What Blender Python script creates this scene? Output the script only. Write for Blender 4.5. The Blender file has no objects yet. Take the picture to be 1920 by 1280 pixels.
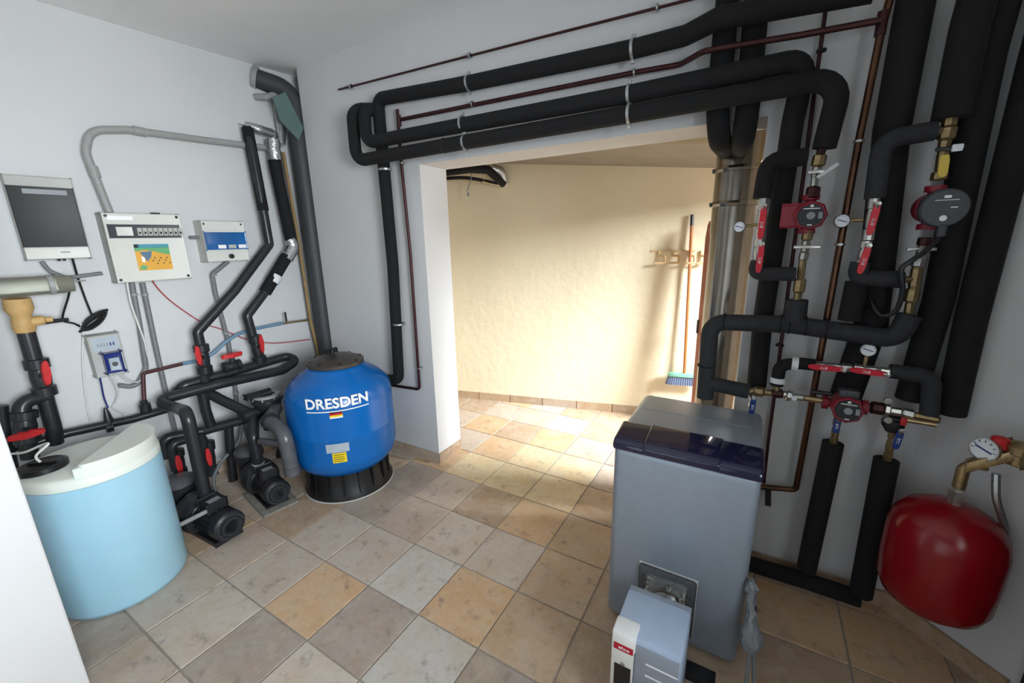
import bpy, bmesh, math, random
from mathutils import Vector as V, Matrix
random.seed(7)
sc = bpy.context.scene
col = sc.collection

# ---------------------------------------------------------------- camera
F = 775.262; PITCH = .24455043; ROLL = -.01967598; YAW = -.53256308
CAM = V((1.77194, -1.69603, 1.60289))
cy, sy, cp, sp = math.cos(YAW), math.sin(YAW), math.cos(PITCH), math.sin(PITCH)
WV = V((sy*cp, cy*cp, -sp)); r0 = V((cy, -sy, 0)); u0 = r0.cross(WV)
RV = math.cos(ROLL)*r0 + math.sin(ROLL)*u0
UV = -math.sin(ROLL)*r0 + math.cos(ROLL)*u0
cd = bpy.data.cameras.new('camera'); cam = bpy.data.objects.new('camera', cd); col.objects.link(cam)
cd.sensor_width = 36; cd.lens = F/1920*36; cd.clip_start = .02
cam.matrix_world = Matrix(((RV.x, UV.x, -WV.x, CAM.x), (RV.y, UV.y, -WV.y, CAM.y), (RV.z, UV.z, -WV.z, CAM.z), (0, 0, 0, 1)))
sc.camera = cam

# ---------------------------------------------------------------- world, lights, exposure
wd = bpy.data.worlds.new('sky'); sc.world = wd; wd.use_nodes = True
bg = wd.node_tree.nodes['Background']; bg.inputs[0].default_value = (.78, .88, 1, 1); bg.inputs[1].default_value = 1.0
def area(name, loc, target, sx, sz, watt, color):
    l = bpy.data.lights.new(name, 'AREA'); l.shape = 'RECTANGLE'; l.size = sx; l.size_y = sz; l.energy = watt; l.color = color
    o = bpy.data.objects.new(name, l); col.objects.link(o); o.location = loc
    o.rotation_euler = (V(target) - V(loc)).to_track_quat('-Z', 'Y').to_euler()
    return o
# daylight through the wide rear opening behind the photographer
area('rear_opening_daylight', (.75, -3.80, 1.05), (.75, 0, 1.0), 1.4, 1.9, 3, (.88, .94, 1.0))
# daylight through the window in the right wall, beside the photographer
area('side_window_daylight', (4.3, -1.95, 1.75), (0, -1.1, 1.0), 1.7, 1.5, 315, (.87, .945, 1.0))
# daylight through the side doorway of the annex
area('annex_doorway_daylight', (4.3, 1.25, 2.72), (.6, 1.3, .5), 1.3, 1.0, 980, (.88, .95, 1.0))
sc.view_settings.view_transform = 'Standard'; sc.view_settings.look = 'None'
sc.view_settings.gamma = 1; sc.view_settings.use_curve_mapping = False
sc.view_settings.exposure = 0.0

# ---------------------------------------------------------------- pixel -> point on a real plane of the room
YB = .397                                   # back wall face
LN = V((1, -.1, 0)).normalized(); LT = V((.1, 1, 0)).normalized(); L0 = V((-1.405, 0, 0))   # left wall
DN = V((-1, -1, 0)).normalized(); DT = V((1, -1, 0)).normalized(); D0 = V((2.40, YB, 0))    # slanted wall
def ray(x, y): return (x-960)/F*RV + (640-y)/F*UV + WV
def pl(x, y, n, p):
    d = ray(x, y); return CAM + d*((V(p)-CAM).dot(n)/d.dot(n))
def B(x, y, d=0.): return pl(x, y, V((0, 1, 0)), (0, YB-d, 0))
def L(x, y, d=0.): return pl(x, y, LN, L0+LN*d)
def D(x, y, d=0.): return pl(x, y, DN, D0+DN*d)
def Z(x, y, z=0.): return pl(x, y, V((0, 0, 1)), (0, 0, z))
FARN = V((-.2477, 1, 0)).normalized(); FAR0 = V((-.726, 1.533, 0))
def FW(x, y, d=0.): return pl(x, y, FARN, FAR0-FARN*d)
def XP(x, y, v): return pl(x, y, V((1, 0, 0)), (v, 0, 0))

# ---------------------------------------------------------------- materials
def lin(h):
    h = h.lstrip('#'); c = [int(h[i:i+2], 16)/255 for i in (0, 2, 4)]
    return tuple(((v+.055)/1.055)**2.4 if v > .04045 else v/12.92 for v in c) + (1,)
M = {}
def mat(name, hexc, rough=.5, metal=0., nscale=60., var=.06, bump=0., bscale=200., **kw):
    m = bpy.data.materials.new(name); m.use_nodes = True; M[name] = m
    nt = m.node_tree; b = nt.nodes['Principled BSDF']; c = lin(hexc)
    tc = nt.nodes.new('ShaderNodeTexCoord')
    n = nt.nodes.new('ShaderNodeTexNoise'); n.inputs['Scale'].default_value = nscale; n.inputs['Detail'].default_value = 4
    nt.links.new(tc.outputs['Object'], n.inputs['Vector'])
    rp = nt.nodes.new('ShaderNodeValToRGB'); nt.links.new(n.outputs['Fac'], rp.inputs['Fac'])
    rp.color_ramp.elements[0].position = .3; rp.color_ramp.elements[1].position = .7
    rp.color_ramp.elements[0].color = tuple(v*(1-var) for v in c[:3])+(1,)
    rp.color_ramp.elements[1].color = tuple(min(1, v*(1+var)) for v in c[:3])+(1,)
    nt.links.new(rp.outputs['Color'], b.inputs['Base Color'])
    b.inputs['Roughness'].default_value = rough; b.inputs['Metallic'].default_value = metal
    for k, v in kw.items(): b.inputs[k.replace('_', ' ')].default_value = v
    if bump:
        n2 = nt.nodes.new('ShaderNodeTexNoise'); n2.inputs['Scale'].default_value = bscale; n2.inputs['Detail'].default_value = 3
        nt.links.new(tc.outputs['Object'], n2.inputs['Vector'])
        bp = nt.nodes.new('ShaderNodeBump'); bp.inputs['Strength'].default_value = bump; bp.inputs['Distance'].default_value = .01
        nt.links.new(n2.outputs['Fac'], bp.inputs['Height']); nt.links.new(bp.outputs['Normal'], b.inputs['Normal'])
    return m
mat('plaster', 'D3D3D3', .9, 0, 2.2, .025, .10, 160)
mat('plaster_ceiling', 'F4F4F2', .95, 0, 1.5, .03, .06, 120)
mat('stucco', 'E8DABC', .9, 0, 1.2, .05, .55, 14)
mat('plaster_jamb', 'F0EEE8', .9, 0, 3, .02, .08, 150)
mat('soffit_shade', '8F877B', .9, 0, 6, .08, .1, 80)  # darker grey for the annex beam's underside, its shade put into the colour
mat('grout', '9B9287', .95, 0, 30, .12, .2, 200)
mat('foam', '0F0F11', .88, 0, 40, .25, .12, 300)
mat('foam_light', '2A2B2F', .8, 0, 40, .2, .12, 300)
mat('pvc', '26282B', .33, 0, 30, .15)
mat('pvc_grey', '6B6E70', .5, 0, 30, .08)
mat('pvc_stack', '3A3D3F', .55, 0, 30, .08)
mat('pvc_smoke', '55565A', .3, 0, 30, .1)
mat('conduit', '9A9B98', .5, 0, 40, .06)
mat('conduit_dark', '77787A', .5, 0, 40, .08)
mat('copper', '48282A', .42, .6, 35, .25)
mat('copper_bright', '5C4030', .3, .8, 25, .25)
mat('brass', 'A5906A', .35, .85, 60, .2)
mat('nickel', 'C4C4BE', .28, .9, 60, .1)
mat('zinc', 'B9BCBC', .35, .85, 80, .15)
mat('foil', 'C9CACA', .28, .9, 50, .1, .5, 60)
mat('red_handle', 'D5102C', .4, 0, 60, .06)
mat('red_valve', 'C9282A', .45, 0, 60, .08)
mat('blue_handle', '123A86', .4, 0, 60, .06)
mat('yellow_handle', 'D8BC46', .45, 0, 60, .06)
mat('pump_red', '8E1B2F', .42, 0, 60, .08)
mat('tank_red', '8A0916', .22, 0, 12, .07)
mat('filter_blue', '0060AE', .25, 0, 3, .05)
mat('black_plastic', '141416', .35, 0, 60, .2)
mat('dark_grey', '3A3D42', .45, 0, 60, .1)
mat('lid_brown', '3F3833', .4, 0, 30, .1)
mat('motor', '202125', .42, 0, 60, .15)
mat('box_white', 'D8D7CF', .45, 0, 12, .03)
mat('box_grey', 'B4B4AE', .5, 0, 12, .04)
mat('screen_dark', '1D1C1C', .5, 0, 4, .3)
mat('flap_blue', '2E6DB0', .12, 0, 8, .15, Transmission_Weight=.25)
mat('pump_blue', '1E2F73', .3, 0, 20, .1)
mat('white_plastic', 'E8E9E6', .4, 0, 20, .03)
mat('tape_white', 'E4E6E8', .5, 0, 20, .03)
mat('dial', 'E9EEF2', .3, 0, 20, .02)
mat('ink_black', '111114', .5, 0, 20, .1)
mat('ink_white', 'F4F4F2', .5, 0, 20, .01)
mat('ink_grey', '8F9296', .5, 0, 20, .03)
mat('sticker_grey', 'A9B3BC', .5, 0, 20, .05)
mat('sticker_yellow', 'E6C81E', .5, 0, 20, .04)
mat('sticker_orange', 'E2A52E', .5, 0, 20, .05)
mat('sticker_green', '5FA76B', .5, 0, 20, .08)
mat('sticker_teal', '3F94A6', .5, 0, 20, .06)
mat('sticker_slate', '51708A', .5, 0, 20, .06)
mat('flag_red', 'B51220', .5, 0, 20, .04)
mat('elco_red', 'B0152E', .5, 0, 20, .04)
mat('boiler_grey', '929CA7', .33, .3, 30, .03)
mat('boiler_panel', '1C1B36', .08, 0, 20, .1, Coat_Weight=.6)
mat('burner_blue', 'A9B9CF', .5, 0, 20, .03)
mat('burner_grey', '8D949E', .5, 0, 20, .03)
mat('cast', '5B5F64', .5, .5, 60, .2, .2, 200)
mat('steel_flue', '8C867C', .2, .95, 6, .12)
mat('wood_door', 'C98A62', .45, 0, 8, .15)
mat('wood_dark', '3A2018', .5, 0, 8, .2)
mat('board', '9A5A45', .5, 0, 8, .15)
mat('broom_wood', 'B06A34', .5, 0, 20, .15)
mat('bristle', '5F6B86', .8, 0, 90, .4)
mat('mint', '7FBFA5', .5, 0, 20, .05)
mat('hook_wood', 'DFC08F', .5, 0, 20, .08)
mat('resin', 'C7A268', .6, 0, 20, .15, .3, 120)
mat('cream_foam', 'C9BB8E', .8, 0, 20, .1)
mat('wood_strip', '9A7D4E', .6, 0, 20, .12)
mat('green_board', '5E7472', .8, 0, 15, .08)
mat('hose_blue', '6E8FA8', .4, 0, 20, .08)
mat('wire_red', 'B03A44', .5, 0, 20, .05)
mat('wire_white', 'DCDCD6', .5, 0, 20, .03)
mat('maroon', '4A2024', .5, 0, 30, .15)
mat('clear_plastic', 'A9A79A', .15, 0, 10, .05, Transmission_Weight=.6, IOR=1.2)
mat('mortar_dirty', '8E8A82', .9, 0, 40, .2)
mat('mortar_white', 'B9B8B2', .9, 0, 60, .1)
mat('cable_grey', '777B7E', .5, 0, 30, .1)
mat('tank_white', 'E6EAE2', .38, 0, 4, .02, Subsurface_Weight=.3, Subsurface_Scale=.03)
mat('tank_liquid', 'A4CFE2', .38, 0, 5, .03, Subsurface_Weight=.3, Subsurface_Scale=.03)
# tiles: colour comes from each tile's own object colour, mottled by noise
def tile_mat():
    m = bpy.data.materials.new('terracotta_tile'); m.use_nodes = True; M['tile'] = m
    nt = m.node_tree; b = nt.nodes['Principled BSDF']; ln = nt.links.new
    oi = nt.nodes.new('ShaderNodeObjectInfo'); tc = nt.nodes.new('ShaderNodeTexCoord')
    ad = nt.nodes.new('ShaderNodeVectorMath'); ad.operation = 'ADD'
    sc_ = nt.nodes.new('ShaderNodeVectorMath'); sc_.operation = 'SCALE'; sc_.inputs['Scale'].default_value = 3.0
    ln(oi.outputs['Location'], sc_.inputs[0]); ln(tc.outputs['Object'], ad.inputs[0]); ln(sc_.outputs[0], ad.inputs[1])
    def noise(s, d, r=.6):
        n = nt.nodes.new('ShaderNodeTexNoise'); n.inputs['Scale'].default_value = s; n.inputs['Detail'].default_value = d
        n.inputs['Roughness'].default_value = r; ln(ad.outputs[0], n.inputs['Vector']); return n
    def mix(mode, fac, a, bcol):
        x = nt.nodes.new('ShaderNodeMix'); x.data_type = 'RGBA'; x.blend_type = mode
        if isinstance(fac, float): x.inputs[0].default_value = fac
        else: ln(fac, x.inputs[0])
        for sock, v in ((6, a), (7, bcol)):
            if isinstance(v, tuple): x.inputs[sock].default_value = v
            else: ln(v, x.inputs[sock])
        return x.outputs[2]
    def ramp(src, p0, p1):
        r = nt.nodes.new('ShaderNodeMapRange'); r.inputs[1].default_value = p0; r.inputs[2].default_value = p1; ln(src, r.inputs[0]); return r.outputs[0]
    big = noise(6, 3); fine = noise(34, 6, .7); blot = noise(13, 5, .65)
    c = mix('MULTIPLY', ramp(big.outputs['Fac'], .42, .72), oi.outputs['Color'], (.94, .86, .76, 1))
    c = mix('MIX', ramp(blot.outputs['Fac'], .56, .78), c, lin('84776C'))
    pale = nt.nodes.new('ShaderNodeMath'); pale.operation = 'MULTIPLY'; ln(ramp(noise(9, 4).outputs['Fac'], .5, .75), pale.inputs[0]); pale.inputs[1].default_value = .5
    c = mix('MIX', pale.outputs[0], c, lin('CBBFAC'))
    c = mix('MULTIPLY', ramp(fine.outputs['Fac'], .45, .95), c, (.80, .75, .71, 1))
    ln(c, b.inputs['Base Color'])
    ln(ramp(fine.outputs['Fac'], -.6, 1.3), b.inputs['Roughness']); b.inputs['Specular IOR Level'].default_value = .4
    bp = nt.nodes.new('ShaderNodeBump'); bp.inputs['Strength'].default_value = .12; bp.inputs['Distance'].default_value = .004
    ln(fine.outputs['Fac'], bp.inputs['Height']); ln(bp.outputs['Normal'], b.inputs['Normal'])
tile_mat()

# ---------------------------------------------------------------- object helpers
WLOC = {}
def tag(o, label=None, cat=None, group=None, kind=None):
    if label: o['label'] = label
    if cat: o['category'] = cat
    if group: o['group'] = group
    if kind: o['kind'] = kind
    return o
def thing(name, label, cat, loc, group=None):
    o = bpy.data.objects.new(name, None); col.objects.link(o); o.empty_display_size = .05
    o.location = loc; WLOC[o.name] = V(loc); return tag(o, label, cat, group)
def mk(name, bm, m, parent=None, label=None, cat=None, group=None, kind=None, smooth=True, ang=35):
    """link a bmesh given in world coordinates as one mesh object with its origin at its base"""
    xs = [v.co for v in bm.verts]
    lo = V([min(c[i] for c in xs) for i in range(3)]); hi = V([max(c[i] for c in xs) for i in range(3)])
    o0 = V(((lo.x+hi.x)/2, (lo.y+hi.y)/2, lo.z))
    bmesh.ops.translate(bm, verts=bm.verts, vec=-o0)
    bmesh.ops.recalc_face_normals(bm, faces=bm.faces)
    me = bpy.data.meshes.new(name); bm.to_mesh(me); bm.free()
    for i in (m if isinstance(m, (list, tuple)) else [m]): me.materials.append(M[i] if isinstance(i, str) else i)
    if smooth:
        for p in me.polygons: p.use_smooth = True
        me.set_sharp_from_angle(angle=math.radians(ang))
    o = bpy.data.objects.new(name, me); col.objects.link(o); WLOC[o.name] = o0
    if parent: o.parent = parent; o.location = o0 - WLOC[parent.name]
    else: o.location = o0
    return tag(o, label, cat, group, kind)
def basis(ax):
    ax = V(ax).normalized(); up = V((0, 0, 1)) if abs(ax.z) < .95 else V((0, 1, 0))
    a = up.cross(ax).normalized(); return ax, a, ax.cross(a)
def bbox(bm, c, ux, uy, uz, sx, sy_, sz, bev=0., seg=2):
    """box centred at c with axes ux,uy,uz and full sizes"""
    ux, uy, uz = V(ux).normalized(), V(uy).normalized(), V(uz).normalized()
    vs = bmesh.ops.create_cube(bm, size=1)['verts']
    for v in vs: v.co = V(c) + ux*v.co.x*sx + uy*v.co.y*sy_ + uz*v.co.z*sz
    if bev:
        es = list({e for v in vs for e in v.link_edges})
        bmesh.ops.bevel(bm, geom=es, offset=bev, segments=seg, affect='EDGES', profile=.5)
    return bm
def box(c, s, bev=0., ux=(1, 0, 0), uy=(0, 1, 0), uz=(0, 0, 1), seg=2):
    return bbox(bmesh.new(), c, ux, uy, uz, s[0], s[1], s[2], bev, seg)
def ab(x0, x1, y0, y1, z0, z1, bev=0.):
    return box(((x0+x1)/2, (y0+y1)/2, (z0+z1)/2), (x1-x0, y1-y0, z1-z0), bev)
def lathe(prof, o, ax=(0, 0, 1), n=24, bm=None, sq=1.):
    bm = bm or bmesh.new(); ax, a, b_ = basis(ax); o = V(o); rings = []
    for r, h in prof:
        if r < 1e-5: rings.append([bm.verts.new(o+ax*h)])
        else: rings.append([bm.verts.new(o+ax*h+(a*math.cos(t)+b_*math.sin(t)*sq)*r) for t in (2*math.pi*i/n for i in range(n))])
    for p, q in zip(rings, rings[1:]):
        if len(p) == 1 and len(q) == 1: continue
        for i in range(n):
            j = (i+1) % n
            if len(p) == 1: bm.faces.new((p[0], q[i], q[j]))
            elif len(q) == 1: bm.faces.new((p[i], p[j], q[0]))
            else: bm.faces.new((p[i], p[j], q[j], q[i]))
    for rg in (rings[0], rings[-1]):
        if len(rg) > 1: bm.faces.new(rg)
    return bm
def cyl(p0, p1, r, n=16, r1=None, bm=None):
    p0, p1 = V(p0), V(p1); h = (p1-p0).length
    return lathe([(r, 0), (r if r1 is None else r1, h)], p0, p1-p0, n, bm)
def fillet(pts, rad, seg=6):
    pts = [V(p) for p in pts]; out = [pts[0]]
    for i in range(1, len(pts)-1):
        p, a, b_ = pts[i], pts[i-1]-pts[i], pts[i+1]-pts[i]
        la, lb = a.length, b_.length
        if la < 1e-6 or lb < 1e-6: continue
        a, b_ = a/la, b_/lb; th = a.angle(b_)
        if th > 3.05: out.append(p); continue
        rr = rad[i] if isinstance(rad, (list, tuple)) else rad
        t = min(rr/math.tan(th/2), la*.48, lb*.48)
        rr = t*math.tan(th/2); bis = (a+b_).normalized(); c = p+bis*(rr/math.sin(th/2))
        s, e = p+a*t-c, p+b_*t-c; ang = s.angle(e)
        for k in range(seg+1):
            u = k/seg; out.append(c + (s*math.sin((1-u)*ang)+e*math.sin(u*ang))/math.sin(ang))
    out.append(pts[-1]); return out
def tube(pts, r, rad=.06, n=14, bm=None, seg=6, raw=False):
    bm = bm or bmesh.new(); ps = [V(p) for p in pts] if raw else fillet(pts, rad, seg)
    q = [ps[0]]
    for p in ps[1:]:
        if (p-q[-1]).length > 1e-5: q.append(p)
    ps = q; t0 = (ps[1]-ps[0]).normalized(); _, a, b_ = basis(t0); rings = []
    for i, p in enumerate(ps):
        t = (ps[min(i+1, len(ps)-1)]-ps[max(i-1, 0)]).normalized()
        if i:
            rot = t0.rotation_difference(t); a = rot @ a; b_ = rot @ b_; t0 = t
        rr = r[i] if isinstance(r, (list, tuple)) else r
        rings.append([bm.verts.new(p+(a*math.cos(u)+b_*math.sin(u))*rr) for u in (2*math.pi*k/n for k in range(n))])
    for p, q in zip(rings, rings[1:]):
        for i in range(n): bm.faces.new((p[i], p[(i+1) % n], q[(i+1) % n], q[i]))
    bm.faces.new(rings[0]); bm.faces.new(rings[-1]); return bm
def smoothpts(pts, n=8):
    pts = [V(p) for p in pts]; out = []
    for i in range(len(pts)-1):
        p0, p1, p2, p3 = pts[max(i-1, 0)], pts[i], pts[i+1], pts[min(i+2, len(pts)-1)]
        for k in range(n):
            t = k/n; out.append(.5*((2*p1)+(p2-p0)*t+(2*p0-5*p1+4*p2-p3)*t*t+(3*p1-p0-3*p2+p3)*t**3))
    return out+[pts[-1]]
def wire(pts, r, n=8): return tube(smoothpts(pts), r, n=n, raw=True)
def prism(poly, d0, d1, fn):
    """2-D polygon extruded; fn(u, v, w) -> world"""
    bm = bmesh.new(); a = [bm.verts.new(fn(u, v, d0)) for u, v in poly]; b_ = [bm.verts.new(fn(u, v, d1)) for u, v in poly]
    bm.faces.new(a); bm.faces.new(b_); n = len(poly)
    for i in range(n): bm.faces.new((a[i], a[(i+1) % n], b_[(i+1) % n], b_[i]))
    return bm
def ring(c, ax, r_out, r_in, h, n=24):
    return lathe([(r_in, 0), (r_out, 0), (r_out, h), (r_in, h), (r_in, 0)], V(c)-V(ax).normalized()*h/2, ax, n)
def text(s, fn, height, width=None, bold=.0, depth=.0008, name='lettering', m='ink_white', parent=None):
    cu = bpy.data.curves.new('t', 'FONT'); cu.body = s; cu.size = 1; cu.align_x = 'CENTER'; cu.offset = bold; cu.resolution_u = 3
    o = bpy.data.objects.new('t', cu); col.objects.link(o)
    me = bpy.data.meshes.new_from_object(o.evaluated_get(bpy.context.evaluated_depsgraph_get()))
    bpy.data.objects.remove(o); bm = bmesh.new(); bm.from_mesh(me); bpy.data.meshes.remove(me)
    xs = [v.co.x for v in bm.verts]; ys = [v.co.y for v in bm.verts]
    cx, cyy = (min(xs)+max(xs))/2, (min(ys)+max(ys))/2
    if width and width > .2:
        k0 = min(xs)
        while k0 < max(xs): bmesh.ops.bisect_plane(bm, geom=list(bm.verts)+list(bm.edges)+list(bm.faces), plane_co=(k0, 0, 0), plane_no=(1, 0, 0)); k0 += .07
    sy_ = height/(max(ys)-min(ys)); sx = width/(max(xs)-min(xs)) if width else sy_
    for v in bm.verts: v.co = fn((v.co.x-cx)*sx, (v.co.y-cyy)*sy_, 0)
    ret = bmesh.ops.extrude_face_region(bm, geom=list(bm.faces))
    c0 = fn(0, 0, 0); nrm = (V(fn(0, 0, 1))-V(c0)).normalized()
    bmesh.ops.translate(bm, verts=[g for g in ret['geom'] if isinstance(g, bmesh.types.BMVert)], vec=nrm*depth)
    return mk(name, bm, m, parent, smooth=False)
def planefn(o, ux, uy, uz):
    o, ux, uy, uz = V(o), V(ux).normalized(), V(uy).normalized(), V(uz).normalized()
    return lambda u, v, w: o+ux*u+uy*v+uz*w
ZUP = V((0, 0, 1))

# ================================================================ the setting
CEIL = 2.80; TS = .32
def struct(name, bm, m, parent=None, **k): return mk(name, bm, m, parent, kind=None if parent else 'structure', smooth=False, **k)
XL, XR, OT, YB2 = -.103, 1.747, 2.058, .656           # opening left, right, top; rear face of the back wall
floor = struct('floor', ab(-1.9, 3.6, -4.0, 2.7, -.12, -.004), 'grout')
struct('ceiling', ab(-1.9, 3.6, -4.0, .66, CEIL, CEIL+.1), 'plaster_ceiling')
bm = ab(-1.184, XL, YB, YB2, 0, CEIL)
for a in ((XL, XR, YB, YB2, OT, CEIL), (XR, 2.40, YB, YB2, 0, CEIL)):
    bbox(bm, ((a[0]+a[1])/2, (a[2]+a[3])/2, (a[4]+a[5])/2), (1, 0, 0), (0, 1, 0), ZUP, a[1]-a[0], a[3]-a[2], a[5]-a[4])
wall_back = struct('wall_back', bm, 'plaster')
def lbox(bm, t0, t1, z0, z1, dep, th=.25):
    bbox(bm, L0+LT*((t0+t1)/2)+LN*(dep-th/2)+ZUP*(z0+z1)/2, LT, LN, ZUP, t1-t0, th, z1-z0)
bm = bmesh.new(); lbox(bm, -4.1, .05, 0, CEIL, 0); lbox(bm, .05, .85, 2.40, CEIL, 0); lbox(bm, .05, .85, 0, 2.40, -.03)
struct('wall_left', bm, 'plaster')
struct('wall_niche', ab(-1.6, -1.184, .62, .80, 0, CEIL), 'plaster')
struct('wall_partition', ab(-.60, -.2, -1.92, -1.478, 0, CEIL, .006), 'plaster')
bm = bmesh.new(); bbox(bm, D0+DT*.26-DN*.1+ZUP*CEIL/2, DT, DN, ZUP, .54, .2, CEIL); struct('wall_slanted', bm, 'plaster')
bm = ab(2.74, 3.04, -1.0, .10, 0, CEIL)
for a in ((-2.5, -1.0, 2.15, CEIL), (-2.5, -1.0, 0, 1.05), (-4.0, -2.5, 0, CEIL)):
    bbox(bm, (2.89, (a[0]+a[1])/2, (a[2]+a[3])/2), (1, 0, 0), (0, 1, 0), ZUP, .30, a[1]-a[0], a[3]-a[2])
struct('wall_right', bm, 'plaster')
bm = ab(-1.9, .05, -4.0, -3.85, 0, CEIL)
for a in ((.05, 1.45, 2.05, CEIL), (1.45, 3.6, 0, CEIL)):
    bbox(bm, ((a[0]+a[1])/2, -3.925, (a[2]+a[3])/2), (1, 0, 0), (0, 1, 0), ZUP, a[1]-a[0], .15, a[3]-a[2])
struct('wall_rear', bm, 'plaster')
# annex behind the opening
def fpt(x): return V((x, 1.533+.2477*(x+.726), 0))
FT = V((1, .2477, 0)).normalized()
bm = bmesh.new(); bbox(bm, fpt(.6)+FARN*.1+ZUP*1.4, FT, FARN, ZUP, 4.4, .2, 2.8); struct('wall_far', bm, 'stucco')
struct('wall_annex_left', ab(-1.5, -1.25, .80, 1.7, 0, 2.8), 'stucco')
bm = ab(2.40, 2.60, .60, .95, 0, 2.8)
for a in ((.95, 1.75, 2.05, 2.8), (1.75, 2.6, 0, 2.8)):
    bbox(bm, (2.5, (a[0]+a[1])/2, (a[2]+a[3])/2), (1, 0, 0), (0, 1, 0), ZUP, .2, a[1]-a[0], a[3]-a[2])
struct('wall_annex_right', bm, 'stucco')
struct('ceiling_annex', ab(-1.5, 2.6, .656, 2.7, 2.62, 2.72), 'stucco')
# cream beam along the head of the far wall, falling slightly to the right
bm = bmesh.new(); p0, p1 = fpt(-1.2), fpt(2.35)
def zb(x): return 2.237-.085*(x+.209)
vs = []
for p in (p0, p1):
    for d_, h in ((0, 0), (.90, 0), (.90, .40), (0, .40)):
        vs.append(bm.verts.new(p-FARN*d_+ZUP*(zb(p.x)+h)))
for i in range(4): bm.faces.new((vs[i], vs[(i+1) % 4], vs[4+(i+1) % 4], vs[4+i]))
bm.faces.new(vs[:4]); bm.faces.new(vs[4:])
tb_ = struct('trim_1', bm, ['stucco', 'soffit_shade'], label='cream beam, shade painted underneath, along the top of the cream annex wall')

tb_.data.polygons[0].material_index = 1  # underside face painted darker to stand in for shade
# floor tiles, one by one
PAL = dict(G='A4978A', P='BDB0A1', O='C2A380', T='B79F84', Y='CDB995', L='BFB9AF', B='AA937C', K='B6A595')
CELL = {(-4,-2):'P',(-4,-1):'P',(-4,0):'G',(-4,1):'P',(-5,-2):'G',(-5,-1):'K',(-3,-2):'K',(-3,-1):'P',(-3,0):'O',(-3,1):'G',(-3,2):'L',
        (-2,-2):'B',(-2,-1):'P',(-2,0):'P',(-2,1):'L',(-2,2):'O',(-2,3):'T',(-2,4):'B',(-1,-1):'G',(-1,0):'K',(-1,1):'P',(-1,2):'P',(-1,3):'T',(-1,4):'B',
        (0,-1):'G',(0,0):'K',(0,1):'B',(0,2):'O',(0,3):'T',(1,0):'Y',(1,1):'Y',(1,2):'Y',(1,3):'T',(2,0):'O',(2,1):'Y',(2,2):'Y',(3,-1):'O',(3,0):'B',(3,1):'O',(3,2):'K',
        (4,-1):'K',(4,0):'K',(4,1):'P',(4,2):'O'}
bm = box((0, 0, -.007), (TS-.007, TS-.007, .014), .0022, seg=1)
tme = bpy.data.meshes.new('tile'); bm.to_mesh(tme); bm.free(); tme.materials.append(M['tile'])
for j in range(-8, 7):
    for c in range(-5, 11):
        x, y = (c+.5)*TS, (j+.5)*TS
        if y-.2 > fpt(x).y or (x+y) > 3.1 and y < .4: continue
        o = bpy.data.objects.new('tile', tme); col.objects.link(o); o.parent = floor
        o.location = V((x, y, random.uniform(-.0008, .0008)))-WLOC['floor']
        k = lin(PAL[CELL.get((j, c), random.choice('GPOTKBK'))]); s = random.uniform(1.08, 1.2)
        o.color = (k[0]*s, k[1]*s*1.02, k[2]*s*1.07, 1)
# skirting tiles
def skirt(name, p0, p1, nrm, h=.078):
    p0, p1, nrm = V(p0), V(p1), V(nrm).normalized(); d = p1-p0; ln_ = d.length; d = d/ln_; n = max(1, round(ln_/TS))
    par = struct(name, bbox(bmesh.new(), (p0+p1)/2+nrm*.002+ZUP*h/2, d, nrm, ZUP, ln_, .004, h-.004), 'grout')
    w = ln_/n
    for i in range(n):
        o = mk('skirting_tile', bbox(bmesh.new(), p0+d*(w*(i+.5))+nrm*.007+ZUP*h/2, d, nrm, ZUP, w-.006, .010, h, .002, 1), 'tile', par, smooth=False)
        k = lin(PAL[random.choice('OKTBK')]); o.color = k
skirt('baseboard_back', (-1.18, YB, 0), (XL, YB, 0), (0, -1, 0))
skirt('baseboard_jamb', (XL, YB-.01, 0), (XL, YB2, 0), (1, 0, 0))
skirt('baseboard_back_right', (XR, YB, 0), (2.40, YB, 0), (0, -1, 0))
skirt('baseboard_slanted', D0, D0+DT*.40, DN, .085)
skirt('baseboard_far', fpt(-1.2), fpt(2.35), -FARN, .075)
skirt('baseboard_left', L0-LT*1.45, L0+LT*.05, LN)
# dark wooden door leaf folded back against the right wall
dr = struct('door_1', ab(2.675, 2.715, -.80, .062, .01, 2.03, .004), 'wood_dark')
for zc, hh in ((.5, .7), (1.4, .8)): struct('door_panel', ab(2.668, 2.676, -.68, -.06, zc-hh/2, zc+hh/2, .003), 'wood_dark', dr)
# orange wooden door in the far wall, behind the flue
dc = fpt(1.93)-FARN*.03
dl = struct('door_2', bbox(bmesh.new(), dc+ZUP*1.0, FT, FARN, ZUP, .80, .04, 1.98, .004), 'wood_door')
for zc, hh in ((.50, .72), (1.42, .90)):
    struct('door_panel', bbox(bmesh.new(), dc+ZUP*zc-FARN*.022, FT, FARN, ZUP, .56, .012, hh, .005), 'wood_door', dl)
for sx in (-.42, .42): struct('door_frame', bbox(bmesh.new(), dc+FT*sx+ZUP*1.02, FT, FARN, ZUP, .05, .055, 2.03, .004), 'wood_door', dl)

# ================================================================ big things on the floor
X1, Y1 = V((1, 0, 0)), V((0, 1, 0))
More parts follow.
